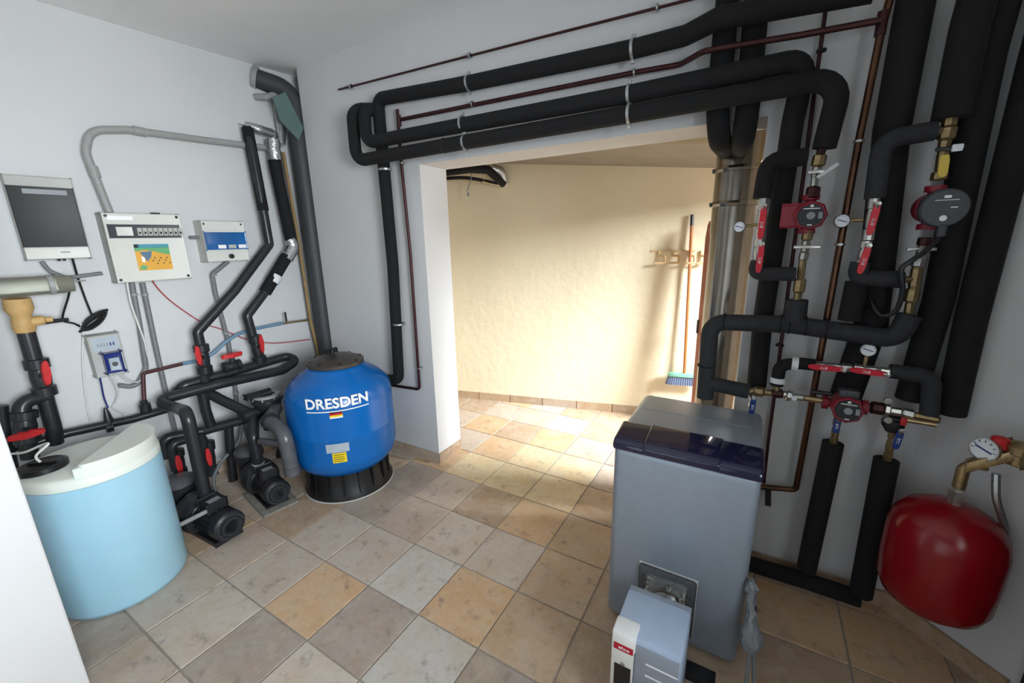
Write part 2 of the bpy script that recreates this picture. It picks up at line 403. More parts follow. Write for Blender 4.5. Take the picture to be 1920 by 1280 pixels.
# ---- silver floor-standing boiler
bx0, bx1, by0, by1 = 1.362, 1.862, -.24, .27
t = thing('boiler', 'silver grey floor-standing boiler with dark blue control panel', 'boiler', ((bx0+bx1)/2, .0, 0))
bm = prism([(by0, .015), (by0, .815), (-.12, .858), (by1, .858), (by1, .015)], bx0, bx1, lambda u, v, w: V((w, u, v)))
bmesh.ops.bevel(bm, geom=list(bm.edges), offset=.032, segments=5, affect='EDGES', profile=.5)
mk('jacket', bm, 'boiler_grey', t)
bm = prism([(by0-.006, .800), (by0-.006, .828), (by0+.012, .845), (-.100, .867), (-.095, .80)], bx0-.003, bx1+.003, lambda u, v, w: V((w, u, v)))
bmesh.ops.bevel(bm, geom=list(bm.edges), offset=.012, segments=3, affect='EDGES', profile=.5)
pn = mk('control_panel', bm, 'boiler_panel', t, label='glossy dark blue control panel')
bm = prism([(by0-.012, .806), (by0-.012, .834), (by0+.010, .851), (-.105, .873), (-.105, .84)], 1.475, 1.735, lambda u, v, w: V((w, u, v)))
bmesh.ops.bevel(bm, geom=list(bm.edges), offset=.007, segments=3, affect='EDGES', profile=.5)
mk('display_cover', bm, 'boiler_panel', pn)
mk('top_crease', ab(1.40, 1.83, .07, .073, .857, .8595), 'boiler_grey', t, smooth=False)
mk('plinth', ab(1.40, 1.825, -.20, .25, 0, .03), 'black_plastic', t, smooth=False)
fl = mk('burner_flange', box((1.598, by0-.008, .205), (.212, .018, .262), .012), 'cast', t, label='cast burner flange plate with white sealant edge')
mk('sealant', box((1.598, by0-.0005, .205), (.217, .004, .267), .001), 'mortar_white', fl)
mk('door_plate', box((1.598, by0-.022, .210), (.16, .016, .20), .02), 'zinc', fl)
for x, z in ((1.535, .285), (1.665, .27), (1.53, .25), (1.655, .255), (1.61, .29)):
    mk('bolt', lathe([(.009, 0), (.009, .012), (.005, .013), (.005, .024), (0, .024)], (x, by0-.028, z), (0, -1, 0), 6), 'nickel', fl, smooth=False)
# ---- oil burner
t = thing('oil_burner', 'pale blue and white oil burner projecting from the boiler front', 'burner', (1.60, -.5, .02))
mk('blast_tube', cyl((1.605, by0-.03, .21), (1.605, -.41, .21), .055, 24), 'copper_bright', t, label='copper coloured blast tube')
mk('clamp_ring', ring((1.605, by0-.06, .21), (0, 1, 0), .062, .053, .03), 'zinc', t)
mk('rear_rim', ab(1.492, 1.703, -.412, -.385, .03, .349, .004), 'burner_grey', t)
mk('housing', ab(1.492, 1.703, -.60, -.41, .02, .356, .010), 'burner_blue', t)
vp = mk('front_vents', ab(1.566, 1.697, -.606, -.598, .03, .335, .002), 'burner_grey', t)
for k in range(5): mk('vent_slat', ab(1.60, 1.697, -.609, -.604, .10+.045*k, .103+.045*k), 'ink_white', vp, smooth=False)
mk('white_cap', ab(1.490, 1.566, -.612, -.545, .30, .362, .006), 'white_plastic', t)
wc = mk('front_strip', ab(1.490, 1.562, -.611, -.60, .02, .335, .003), 'box_white', t)
lb = mk('brand_label', ab(1.498, 1.560, -.6135, -.610, .296, .320), 'elco_red', wc, smooth=False)
text('elco', planefn((1.531, -.6135, .308), X1, ZUP, (0, -1, 0)), .011, .036, .012, parent=wc)
mk('reset_button', lathe([(.006, 0), (.006, .004), (0, .005)], (1.530, -.611, .245), (0, -1, 0), 12), 'nickel', wc)
mk('sight_window', ab(1.503, 1.556, -.6135, -.610, .10, .235), 'screen_dark', wc, smooth=False)
mk('foot', ab(1.62, 1.80, -.36, -.30, 0, .028, .003), 'black_plastic', t, label='black bracket on the floor beside the burner')
# ---- cable gland and cables on the boiler's right flank
t = thing('cable_bundle', 'grey cables bunched into a taped gland beside the boiler', 'cable', (1.88, -.28, .05))
bm = lathe([(0, 0), (.022, .006), (.034, .04), (.03, .075), (.016, .11), (.012, .15), (.014, .19), (.02, .21), (.012, .24), (0, .245)], (1.895, -.31, .19), (-.1, .35, 1), 14)
bmesh.ops.subdivide_edges(bm, edges=list(bm.edges), cuts=1)
for v in bm.verts: v.co += V((random.uniform(-.006, .006), random.uniform(-.006, .006), random.uniform(-.004, .004)))
mk('tape_wrap', bm, 'cable_grey', t, label='crumpled grey tape wrap')
mk('cable', wire([(1.893, -.31, .21), (1.892, -.35, .10), (1.905, -.40, .03), (1.95, -.55, .012), (1.98, -.85, .012)], .006), 'cable_grey', t)
mk('cable', wire([(1.902, -.305, .21), (1.915, -.33, .10), (1.93, -.38, .03), (1.98, -.52, .012), (2.02, -.82, .012)], .006), 'cable_grey', t)

# ---- blue sand filter
fc = V((-.52, -.06, 0))
t = thing('sand_filter', 'tall blue pool sand filter lettered DRESDEN on a black base', 'filter', fc)
bs = mk('base', lathe([(.285, 0), (.285, .012), (.262, .05), (.25, .17), (.23, .19), (0, .19)], fc, n=36), 'black_plastic', t)
for k in range(10):
    a = -2.6+k*.36; d = V((math.cos(a), math.sin(a), 0))
    mk('base_rib', bbox(bmesh.new(), fc+d*.255+ZUP*.09, d, V((-d.y, d.x, 0)), ZUP, .03, .008, .16), 'black_plastic', bs, smooth=False)
mk('mortar_ring', lathe([(.284, 0), (.292, .003), (.286, .008), (.27, .004), (.284, 0)], fc, n=40), 'mortar_white', bs)
BR = .329
prof = [(0, .150), (.20, .155), (.275, .185), (.315, .235), (BR, .29), (BR, .438), (BR+.001, .442), (BR+.001, .452), (BR, .456), (BR, .635), (.323, .68), (.303, .722), (.268, .76), (.222, .793), (.182, .820), (.166, .84), (0, .84)]
bd = mk('vessel', lathe(prof, fc, n=56), 'filter_blue', t, ang=60)
lidp = mk('lid', lathe([(.168, .838), (.172, .842), (.172, .862), (.155, .868), (.12, .884), (.06, .893), (0, .894)], fc, n=40), 'lid_brown', t)
for k in range(8):
    a = k*math.pi/4+.3; mk('lid_bolt', lathe([(.009, 0), (.009, .012), (0, .014)], fc+V((math.cos(a)*.15, math.sin(a)*.15, .864)), n=8), 'black_plastic', lidp)
mk('vent_knob', lathe([(.012, 0), (.012, .03), (.022, .032), (.022, .045), (0, .047)], fc+V((.0, -.02, .89)), n=12), 'black_plastic', lidp)
for a in (.3, 1.87):
    d = V((math.cos(a), math.sin(a), 0)); mk('knob_arm', bbox(bmesh.new(), fc+V((0, -.02, .928)), d, V((-d.y, d.x, 0)), ZUP, .09, .014, .014, .004), 'black_plastic', lidp)
def onfilter(px, py, lift=.0):
    """function that wraps (u along the surface, v up) round the vessel, centred where the pixel's ray meets it"""
    d = ray(px, py); o = CAM-fc; A = d.x**2+d.y**2; Bq = o.x*d.x+o.y*d.y; Cq = o.x**2+o.y**2-BR**2
    s = (-Bq-math.sqrt(Bq*Bq-A*Cq))/A; p = CAM+d*s; a0 = math.atan2(p.y-fc.y, p.x-fc.x); z0 = p.z
    return lambda u, v, w: V((fc.x+(BR+lift+w)*math.cos(a0+u/BR), fc.y+(BR+lift+w)*math.sin(a0+u/BR), z0+v))
def sticker(fn, u0, u1, v0, v1, m, name, par, n=6):
    bm = bmesh.new(); a = []
    for k in range(n+1):
        u = u0+(u1-u0)*k/n; a.append([bm.verts.new(fn(u, v, w)) for v, w in ((v0, 0), (v1, 0), (v1, .0012), (v0, .0012))])
    for p, q in zip(a, a[1:]):
        for i in range(4): bm.faces.new((p[i], p[(i+1) % 4], q[(i+1) % 4], q[i]))
    bm.faces.new(a[0]); bm.faces.new(a[-1]); return mk(name, bm, m, par, smooth=False)
g = onfilter(632, 755, .0012)
text('DRESDEN', g, .066, .36, .030, .0014, parent=bd)
sticker(g, -.18, .18, -.054, -.048, 'ink_white', 'underline', bd, 12)
g = onfilter(630, 776, .0006)
for v, m_ in ((.012, 'ink_black'), (0, 'flag_red'), (-.012, 'sticker_yellow')): sticker(g, -.036, .036, v-.006, v+.006, m_, 'flag_sticker', bd)
sticker(g, -.036, .036, -.026, -.018, 'ink_white', 'flag_caption', bd)
g = onfilter(633, 840, .0006); sticker(g, -.065, .065, -.028, .028, 'sticker_grey', 'grey_label', bd)
g = onfilter(637, 857, .0015); wl = sticker(g, -.04, .04, -.035, .03, 'sticker_yellow', 'warning_label', bd)
for k in range(4): sticker(onfilter(637, 857, .003), -.032, .030-.008*(k % 2), .016-.014*k, .019-.014*k, 'ink_black', 'print_line', bd, 3)
g = onfilter(600, 915, 0)

# ---- white translucent dosing tank
tc_ = V((-.749, -1.2, 0)); TR = .238
t = thing('dosing_tank', 'white plastic dosing tank filled with pale blue liquid', 'tank', tc_)
mk('body', lathe([(0, 0), (TR-.03, 0), (TR-.008, .008), (TR, .03), (TR-.002, .30), (TR-.004, .632), (TR-.004, .636)], tc_, n=56), 'tank_liquid', t, label='pale blue liquid seen through the wall', ang=60)
mk('shoulder', lathe([(TR-.004, .634), (TR-.004, .668), (TR-.012, .680), (TR-.03, .684), (0, .684)], tc_, n=56), 'tank_white', t, ang=60)
cut0, cut1 = V((-.85, -1.03)), V((-.60, -1.26)); cdv = (cut1-cut0).normalized()
arc = []
for k in range(144):
    q = 2*math.pi*k/144; p = V((tc_.x+(TR-.008)*math.cos(q), tc_.y+(TR-.008)*math.sin(q)))
    arc.append(p if (p-cut0).cross(cdv) < 0 else None)
st_ = next(k for k in range(144) if arc[k] is not None and arc[k-1] is None)
pts = [arc[(st_+k) % 144] for k in range(0, 144, 3) if arc[(st_+k) % 144] is not None]
bm = prism([(p.x, p.y) for p in pts], .66, .735, lambda u, v, w: V((u, v, w)))
bmesh.ops.bevel(bm, geom=[e for e in bm.edges if all(v.co.z > .73 for v in e.verts)], offset=.012, segments=3, affect='EDGES')
mk('raised_top', bm, 'tank_white', t, ang=60)
lc = Z(80, 872, .70)
ld = mk('screw_lid', lathe([(.075, -.02), (.078, -.018), (.078, .006), (.066, .012), (.06, .008), (0, .008)], lc, n=32), 'black_plastic', t, label='round black screw lid')
bm = box(lc+V((0, 0, .013)), (.10, .016, .012), .003, ux=(.8, .6, 0), uy=(-.6, .8, 0)); mk('lid_grip', bm, 'black_plastic', ld)

# ---- pool pumps on the floor
def pool_pump(label, fan, ax, r, ln_):
    fan = V(fan); ax = V(ax).normalized(); sd = V((-ax.y, ax.x, 0)); z = fan.z
    t = thing('pool_pump', label, 'pump', V((fan.x, fan.y, 0))+ax*ln_*.4)
    fcov = mk('fan_cover', lathe([(0, .004), (r*.55, 0), (r*.86, .006), (r, .018), (r, .075), (0, .075)], fan, ax, 28), 'motor', t)
    for k in range(6):
        rr = r*(.2+.12*k); mk('grille_ring', ring(fan-ax*.0005+ax*(.003 if k > 3 else .001), ax, rr+.003, rr, .006, 24), 'dark_grey', fcov)
    mt = mk('motor', lathe([(r*.88, .07), (r*.88, .24), (r*1.02, .245), (r*1.02, .26), (0, .26)], fan, ax, 28), 'motor', t)
    for k in range(16):
        a = 2*math.pi*k/16; d = sd*math.cos(a)+ZUP*math.sin(a)
        mk('cooling_fin', bbox(bmesh.new(), fan+ax*.155+d*r*.93, ax, d, ax.cross(d), .16, r*.14, .004), 'motor', mt, smooth=False)
    tb = mk('terminal_box', bbox(bmesh.new(), fan+ax*.15+ZUP*(r+.02), ax, sd, ZUP, .10, .09, .045, .008), 'motor', t)
    mk('rating_plate', bbox(bmesh.new(), fan+ax*.13+ZUP*(r+.0435), ax, sd, ZUP, .05, .06, .002), 'ink_grey', tb, smooth=False)
    mk('volute', lathe([(0, .25), (r*1.25, .255), (r*1.45, .28), (r*1.45, .35), (r*1.2, .38), (0, .38)], fan, ax, 28), 'pvc', t)
    mk('strainer_pot', lathe([(r*.9, 0), (r*1.0, .02), (r*1.0, .19), (r*1.18, .195), (r*1.18, .215), (0, .215)], V((fan.x, fan.y, .02))+ax*(ln_+.0), n=24), 'pvc', t)
    mk('strainer_lid', lathe([(r*1.1, 0), (r*1.1, .02), (r*.8, .035), (0, .04)], V((fan.x, fan.y, .235))+ax*ln_, n=24), 'pvc_smoke', t)
    mk('suction_neck', cyl(fan+ax*.37+ZUP*.02, fan+ax*(ln_-.02)+ZUP*.02, r*.6), 'pvc', t)
    mk('foot', bbox(bmesh.new(), V((fan.x, fan.y, .012))+ax*.17, ax, sd, ZUP, .24, r*1.7, .022, .004), 'motor', t)
    mk('foot_rib', bbox(bmesh.new(), V((fan.x, fan.y, (z-r*.8+.02)/2+.008))+ax*.17, ax, sd, ZUP, .16, r*1.0, max(.02, z-r*.8), .003), 'motor', t)
    return t
p1 = pool_pump('black pool pump with round fan cover beside the dosing tank', (-.555, -.80, .105), (-1, -.05, 0), .082, .50)
mk('drain_pipe', cyl((-.68, -.845, .19), (-.80, -1.02, .12), .012), 'conduit', p1)
p2 = pool_pump('black pool pump on a mortar bed beside the blue filter', (-.615, -.50, .11), (-1, .18, 0), .076, .46)
mk('mortar_bed', box((-.78, -.47, .006), (.34, .20, .012), .005, ux=(-1, .18, 0), uy=(.18, 1, 0)), 'mortar_dirty', p2)

# ---- red expansion vessel on the slanted wall
ec = D(1790, 940, .18); ec.z = .275
t = thing('expansion_vessel', 'glossy dark red expansion vessel hung on the slanted wall', 'vessel', ec)
vs_ = mk('shell', lathe([(0, 0), (.05, .003), (.10, .02), (.135, .05), (.15, .09), (.154, .19), (.153, .30), (.142, .35), (.115, .39), (.07, .418), (.03, .428), (0, .43)], ec, n=44), 'tank_red', t, ang=60)
mk('nozzle', lathe([(.018, .42), (.018, .455), (.022, .455), (.022, .48), (.014, .48), (.014, .5), (0, .5)], ec, n=6), 'nickel', t, smooth=False)
mk('wall_strap', bbox(bmesh.new(), ec-DN*.165+ZUP*.24, DT, DN, ZUP, .05, .03, .12), 'zinc', t, smooth=False)
e2 = lambda s, h: ec+DN*0.0+DT*s+ZUP*h
t = thing('safety_group', 'brass safety manifold with gauge above the red vessel', 'valve', ec+ZUP*.5)
A_, B_ = ec+ZUP*.55, D(1925, 855, .12)
mk('elbow', tube([ec+ZUP*.49, ec+ZUP*.56, ec+ZUP*.575+(B_-A_).normalized()*.05], .017, .02, 12), 'brass', t)
d_ = (B_-A_).normalized(); bmx = bbox(bmesh.new(), A_+d_*.10+ZUP*.02, d_, ZUP, d_.cross(ZUP), .20, .040, .040, .004); mk('manifold_bar', bmx, 'brass', t)
mk('air_vent', lathe([(.02, 0), (.02, .03), (.028, .035), (.028, .06), (.012, .075), (0, .078)], D(1905, 870, .13), (0, 0, 1), 12), 'brass', t)
mk('relief_cap', lathe([(.022, 0), (.022, .03), (.015, .035), (0, .036)], D(1872, 838, .14), (0, 0, 1), 10), 'red_valve', t, label='red relief valve cap')
mk('valve_body', box(D(1905, 850, .12), (.06, .05, .06), .008, ux=DT, uy=DN), 'brass', t)
mk('flexible_hose', wire([D(1868, 888, .13), D(1868, 930, .13), D(1876, 960, .11), D(1886, 990, .08), D(1892, 1015, .04)], .011), 'zinc', t)
gc = D(1845, 842, .17)
gg = thing('pressure_gauge', 'large round pressure gauge above the red vessel', 'gauge', gc-ZUP*.04)
def gauge_parts(gg, c, nrm, r, stem_to, casem='dark_grey'):
    c = V(c); nrm = V(nrm).normalized(); ax, a, b_ = basis(nrm)
    mk('case', lathe([(0, -.02), (r*.9, -.02), (r, -.014), (r, .004), (r*.9, .005), (r*.88, .001), (0, .001)], c, nrm, 28), casem, gg)
    dl_ = mk('dial', lathe([(r*.88, 0), (r*.88, .0022), (0, .0022)], c, nrm, 28), 'dial', gg)
    for k in range(9):
        an = -2.2+k*.55; d = ZUP*math.cos(an)+nrm.cross(ZUP).normalized()*math.sin(an)
        mk('tick', bbox(bmesh.new(), c+d*r*.72+nrm*.0026, d, nrm.cross(d), nrm, r*.2, r*.05, .0012), 'ink_black', dl_, smooth=False)
    d = (nrm.cross(ZUP).normalized()*.85+ZUP*.25).normalized()
    mk('needle', bbox(bmesh.new(), c+nrm*.0034, d, nrm.cross(d), nrm, r*1.2, r*.12, .0012), 'pump_blue', gg, smooth=False)
    s = V(stem_to); mk('stem', cyl(c-nrm*.01, s, r*.28, 10), 'brass', gg)
gauge_parts(gg, gc, V((-.85, -.75, .1)), .038, D(1845, 880, .15), 'zinc')

# ================================================================ left wall: electrical boxes
def lt(p): return (V(p)-L0).dot(LT)
def lbx(tl, br, d, d0=0., bev=.006):
    p, q = L(*tl, d), L(*br, d); t0, t1, z0, z1 = lt(p), lt(q), q.z, p.z
    return bbox(bmesh.new(), L0+LT*(t0+t1)/2+LN*((d+d0)/2)+ZUP*(z0+z1)/2, LT, LN, ZUP, t1-t0, d-d0, z1-z0, bev), (t0, t1, z0, z1)
def lrect(t0, t1, z0, z1, d0, d1, bev=0.):
    return bbox(bmesh.new(), L0+LT*(t0+t1)/2+LN*((d0+d1)/2)+ZUP*(z0+z1)/2, LT, LN, ZUP, t1-t0, d1-d0, z1-z0, bev)
def lfn(t, z, d): return planefn(L0+LT*t+ZUP*z+LN*d, LT, ZUP, LN)
# controller with dark flap
bm, (a, b, c, e) = lbx((2, 326), (171, 483), .10)
t = thing('chlorinator_controller', 'wall box with large dark screen above the clear cell', 'controller', L0+LT*(a+b)/2+ZUP*c)
mk('case', bm, 'box_grey', t)
mk('lower_strip', lrect(a+.002, b-.002, c+.002, c+.058, .10, .106, .002), 'box_white', t)
sc1 = mk('screen', lrect(a, b-.004, c+.062, e-.05, .10, .110, .003), 'screen_dark', t)
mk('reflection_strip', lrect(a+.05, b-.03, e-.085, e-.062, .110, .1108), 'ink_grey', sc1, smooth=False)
mk('brand_plate', lrect(b-.11, b-.075, c+.030, c+.037, .106, .107), 'ink_grey', t, smooth=False)
for s in (.12, .10): mk('gland', cyl(L0+LT*(b-s)+LN*.07+ZUP*c, L0+LT*(b-s)+LN*.07+ZUP*(c-.012), .006, 8), 'black_plastic', t)
# grey distribution board with picture
bm, (a, b, c, e) = lbx((187, 399), (358, 520), .12)
t = thing('distribution_board', 'large grey electrical board with breakers and colourful picture sticker', 'electrical box', L0+LT*(a+b)/2+ZUP*c)
mk('case', bm, 'box_grey', t)
mk('cover', lrect(a, b, c, e, .121, .135, .005), 'box_white', t)
mk('type_label', lrect(a+.02, a+.13, e-.036, e-.015, .135, .136), 'ink_white', t, smooth=False)
w = mk('breaker_window', lrect(a+.012, b-.012, e-.135, e-.06, .135, .139, .002), 'dark_grey', t)
for k in range(9):
    s = a+.135+k*.024
    br = mk('breaker', lrect(s, s+.021, e-.122, e-.078, .139, .146, .001), 'box_grey', w)
    mk('toggle', lrect(s+.006, s+.015, e-.112, e-.100, .146, .152), 'ink_black', br, smooth=False)
mk('meter', lrect(a+.045, a+.115, e-.122, e-.074, .139, .145, .001), 'box_white', w)
for s, z in ((a+.016, e-.014), (b-.016, e-.014), (a+.016, c+.014), (b-.016, c+.014)):
    mk('cover_screw', lathe([(.008, 0), (.008, .003), (0, .003)], L0+LT*s+LN*.134+ZUP*z, LN, 10), 'black_plastic', t)
pt0, pt1, pz0, pz1 = a+.105, b-.085, c+.06, e-.17
pic = mk('picture_sticker', lrect(pt0, pt1, pz0, pz1, .135, .1362), 'sticker_orange', t, smooth=False, label='colourful beach picture sticker')
pw, ph = pt1-pt0, pz1-pz0; pf = planefn(L0+LT*pt0+ZUP*pz0+LN*.1364, LT, ZUP, LN)
for poly, m_ in (([(0, .86), (1, .86), (1, 1), (0, 1)], 'sticker_teal'), ([(0, .72), (.3, .78), (.55, .72), (.8, .62), (1, .58), (1, .87), (0, .87)], 'sticker_green'),
                 ([(.12, .70), (.48, .74), (.42, .50), (.30, .34)], 'sticker_slate'), ([(.02, .05), (.2, .02), (.28, .16), (.12, .22)], 'sticker_green'), ([(.16, .55), (.24, .50), (.22, .30), (.14, .34)], 'ink_white'), ([(0, .86), (.14, .88), (.14, 1), (0, 1)], 'ink_black')):
    mk('picture_shape', prism([(u*pw, v*ph) for u, v in poly], 0, .0004, pf), m_, pic, smooth=False)
for k in range(9):
    u, v = .46+.06*k, .36+.12*math.sin(k*2.1)
    mk('picture_dot', prism([(u*pw+.004*math.cos(q), v*ph+.004*math.sin(q)) for q in (i*1.0472 for i in range(6))], 0, .0008, pf), 'ink_black', pic, smooth=False)
mk('top_switch', lrect(b-.12, b-.08, e+.002, e+.012, .06, .09), 'black_plastic', t, smooth=False)
# small cream box with blue flap
bm, (a, b, c, e) = lbx((375, 414), (467, 487), .13)
t = thing('breaker_box', 'small cream breaker box with translucent blue flap', 'electrical box', L0+LT*(a+b)/2+ZUP*c)
mk('case', bm, 'box_white', t)
mk('blue_flap', lrect(a+.004, b-.002, c+.075, e-.07, .13, .145, .006), 'flap_blue', t, label='translucent blue hinged flap')
for k in range(3): mk('breaker_face', lrect(a+.07+.06*k, a+.115+.06*k, c+.082, c+.105, .145, .147), 'ink_white' if k != 1 else 'box_grey', t, smooth=False)
mk('rotary_switch', lathe([(.016, 0), (.016, .012), (0, .014)], L0+LT*(a+.14)+LN*.13+ZUP*(c+.03), LN, 14), 'black_plastic', t)
for s in (a+.015, b-.015): mk('cover_screw', lathe([(.006, 0), (.006, .003), (0, .003)], L0+LT*s+LN*.13+ZUP*(e-.018), LN, 8), 'black_plastic', t)
mk('link_nipple', cyl(L0+LT*(a-.05)+LN*.06+ZUP*(e-.10), L0+LT*a+LN*.06+ZUP*(e-.10), .011, 10), 'conduit_dark', t)
# dosing pump
bm, (a, b, c, e) = lbx((161, 632), (240, 697), .10)
t = thing('dosing_pump', 'small grey dosing pump with dark blue head', 'pump', L0+LT*(a+b)/2+ZUP*c)
mk('case', bm, 'box_grey', t)
wv = b-a; hv = e-c
mk('front_label', lrect(a+.10*wv, b-.06*wv, c+.62*hv, e-.06*hv, .10, .1012), 'sticker_grey', t, smooth=False)
for k in range(6): mk('label_print', lrect(a+(.25+.10*k)*wv, a+(.30+.10*k)*wv, c+.72*hv, c+.80*hv, .1012, .102), 'ink_grey' if k < 4 else 'pump_blue', t, smooth=False)
hd = mk('pump_head', lrect(a+.30*wv, b-.14*wv, c+.10*hv, c+.58*hv, .10, .150, .012), 'pump_blue', t, label='dark blue pump head')
mk('head_window', lrect(a+.42*wv, b-.24*wv, c+.16*hv, c+.46*hv, .150, .156, .004), 'sticker_grey', hd)
mk('rotor', lathe([(.013, 0), (.013, .006), (0, .007)], L0+LT*(a+.59*wv)+LN*.156+ZUP*(c+.31*hv), LN, 12), 'dark_grey', hd)
mk('power_lead', wire([L(186, 702, .07), L(190, 720, .05), L(195, 745, .04), L(203, 765, .05)], .004), 'pump_blue', t)
# ---- conduits and cables on the left wall
def lpipe(name, label, pts, r, m, cat='pipe', rad=.05, par=None, group=None, n=12):
    return mk(name, tube([L(*p) for p in pts], r, rad, n), m, par, None if par else label, None if par else cat, group)
cn = lpipe('conduit', 'light grey conduit arching over the electrical board', [(205, 398, .05), (178, 330, .05), (160, 285, .05), (168, 243, .05), (240, 243, .05), (380, 262, .045), (500, 277, .04)], .02, 'conduit', rad=.13, n=14)
for p in ((176, 322), (262, 246)): 
    q0 = L(*p, .05); mk('coupling', lathe([(.024, -.03), (.024, .03)], q0, (L(p[0]+10, p[1]+(26 if p[1] > 300 else 2), .05)-q0), 14), 'conduit', cn)
c1 = lpipe('conduit', 'grey conduit bending left under the picture board', [(247, 530, .04), (262, 610, .04), (274, 690, .04), (255, 726, .04), (222, 722, .04)], .014, 'conduit_dark', rad=.07)
c2 = lpipe('conduit', 'straight grey conduit dropping from the picture board', [(267, 530, .04), (290, 640, .04), (312, 740, .04), (330, 815, .04)], .014, 'conduit_dark')
for c_, p in ((c1, (252, 552)), (c2, (272, 552))): mk('clip', lathe([(.018, -.005), (.018, .005)], L(*p, .04), ZUP, 12), 'conduit', c_)
c3 = lpipe('conduit', 'grey conduit dropping from the blue flap box', [(428, 490, .05), (398, 514, .05), (404, 550, .04), (428, 640, .04), (438, 700, .04), (446, 770, .04), (470, 830, .05)], .014, 'conduit_dark', rad=.03)
for p in ((401, 516), (424, 624), (443, 736)): mk('clip', lathe([(.018, -.005), (.018, .005)], L(*p, .045), ZUP, 12), 'conduit', c3)
lpipe('conduit', 'short dark tube looping from screen box to picture board', [(78, 490, .05), (92, 508, .05), (125, 521, .05), (192, 512, .05)], .010, 'conduit_dark', rad=.06)
mk('red_cable', wire([L(*p) for p in ((282, 520, .06), (300, 545, .02), (330, 572, .015), (380, 605, .015), (412, 616, .02), (440, 627, .04), (470, 638, .05), (520, 643, .03), (582, 636, .02))], .0035), 'wire_red', label='thin red cable sagging along the wall', cat='cable')
cb = mk('black_cable', wire([L(*p) for p in ((136, 485, .06), (146, 520, .03), (160, 560, .03), (173, 592, .04))], .005), 'black_plastic', label='black cable from screen box ending in a coil', cat='cable')
for k in range(7):
    ws = (1.2, 3, 5, 7, 4, 2, 6)[k]; e0, e1 = (149+k, 623-k), (201-k*.6, 580+k*.8)
    mid = ((e0[0]+e1[0])/2, (e0[1]+e1[1])/2); dd = .028+.005*k
    mk('coil_loop', wire([L(*p) for p in ((e0[0], e0[1], dd), (mid[0]-10-ws*.6, mid[1]+6-ws, dd+.008), (mid[0]+10-ws*.6, mid[1]-8-ws, dd+.008), (e1[0], e1[1], dd), (mid[0]+12+ws*.6, mid[1]-7+ws, dd+.006), (mid[0]-8+ws*.6, mid[1]+8+ws, dd+.006), (e0[0], e0[1], dd))], .0055), 'black_plastic', cb)
mk('probe_lead', wire([L(*p) for p in ((132, 538, .12), (127, 560, .10), (118, 590, .08), (120, 602, .08), (138, 606, .05), (150, 612, .04))], .005), 'black_plastic', label='black probe lead hanging from the clear cell', cat='cable')
mk('white_tube', wire([L(*p) for p in ((150, 605, .03), (156, 625, .03), (155, 680, .02), (163, 760, .02), (172, 795, .02))], .004), 'wire_white', label='thin white tube running down behind the dosing pump', cat='tube')
mk('white_tube', wire([L(*p) for p in ((238, 528, .05), (246, 570, .05), (262, 615, .05), (272, 645, .05), (276, 680, .04))], .005), 'wire_white', label='thin white tube hanging beside the conduits', cat='tube')
mk('white_tube', wire([L(*p) for p in ((205, 698, .10), (215, 715, .09), (222, 735, .07), (218, 752, .05), (212, 765, .04), (230, 775, .03), (234, 785, .03))], .004), 'wire_white', label='white tube curling from the dosing pump underside', cat='tube')
mk('white_tube', wire([L(*p) for p in ((222, 695, .10), (238, 712, .08), (255, 716, .06), (266, 712, .05))], .004), 'wire_white', label='white tube reaching from dosing pump to maroon pipe', cat='tube')
w = mk('suction_tube', wire([lc+V((0, 0, .01)), lc+V((.005, -.01, .05)), lc+V((.02, .03, .09)), lc+V((-.04, .02, .075)), lc+V((-.12, -.02, .04)), lc+V((-.22, -.05, .02))], .005), 'wire_white', label='white suction tube looping over the black tank lid', cat='tube')

# ================================================================ black pool pipework along the left wall
def pvc_valve(p, q, handle_at, hdir, label, r=.045):
    """union ball valve between two points with an oval red handle"""
    p, q = V(p), V(q); ax = (q-p).normalized(); ln_ = (q-p).length; ha = V(handle_at)
    t = thing('ball_valve', label, 'valve', (p+q)/2-ZUP*.05)
    mk('body', lathe([(r*.8, 0), (r, .004), (r, ln_*.25), (r*.78, ln_*.28), (r*.85, ln_*.5), (r*.78, ln_*.72), (r, ln_*.75), (r, ln_-.004), (r*.8, ln_)], p, ax, 18), 'pvc', t)
    nr = (ha-(p+q)/2).normalized(); hd_ = V(hdir).normalized(); sd = nr.cross(hd_)
    mk('stem', cyl((p+q)/2, ha, r*.4, 12), 'pvc', t)
    poly = [(-.066, 0), (-.056, .011), (-.015, .016), (.015, .016), (.056, .011), (.066, 0), (.056, -.011), (.015, -.016), (-.015, -.016), (-.056, -.011)]
    bm = prism(poly, -.012, .018, lambda u, v, w: ha+hd_*u+sd*v+nr*w)
    bmesh.ops.bevel(bm, geom=list(bm.edges), offset=.004, segments=2, affect='EDGES'); mk('handle', bm, 'red_valve', t, label='oval red handle')
    return t
Lp = lambda *p: L(*p)
def lrun(label, pts, r, m='pvc', rad=.05, name='pool_pipe', n=16): return mk(name, tube([L(*p) if abs(p[1]) > 50 else V(p) for p in pts], r, rad, n), m, None, label, 'pipe')
r1 = lrun('insulated black pipe slanting from the wall chase to the leftmost red valve', [(463, 238, .06), (474, 290, .08), (489, 370, .09), (505, 458, .10), (440, 545, .12), (370, 622, .14), (377, 655, .14)], .030, rad=.03)
r2 = lrun('black pipe with foil bends slanting to the right red valve', [(517, 290, .09), (536, 400, .09), (550, 455, .10), (510, 530, .12), (463, 592, .14), (478, 645, .14)], .030, rad=.03)
def sleeve(par, p, q, r, m, name): return mk(name, tube([L(*p), L(*q)], r, 0, 16), m, par)
sleeve(r1, (464, 240, .06), (494, 395, .09), .035, 'foam', 'insulation')
sleeve(r2, (514, 300, .09), (546, 452, .095), .041, 'foam', 'insulation')
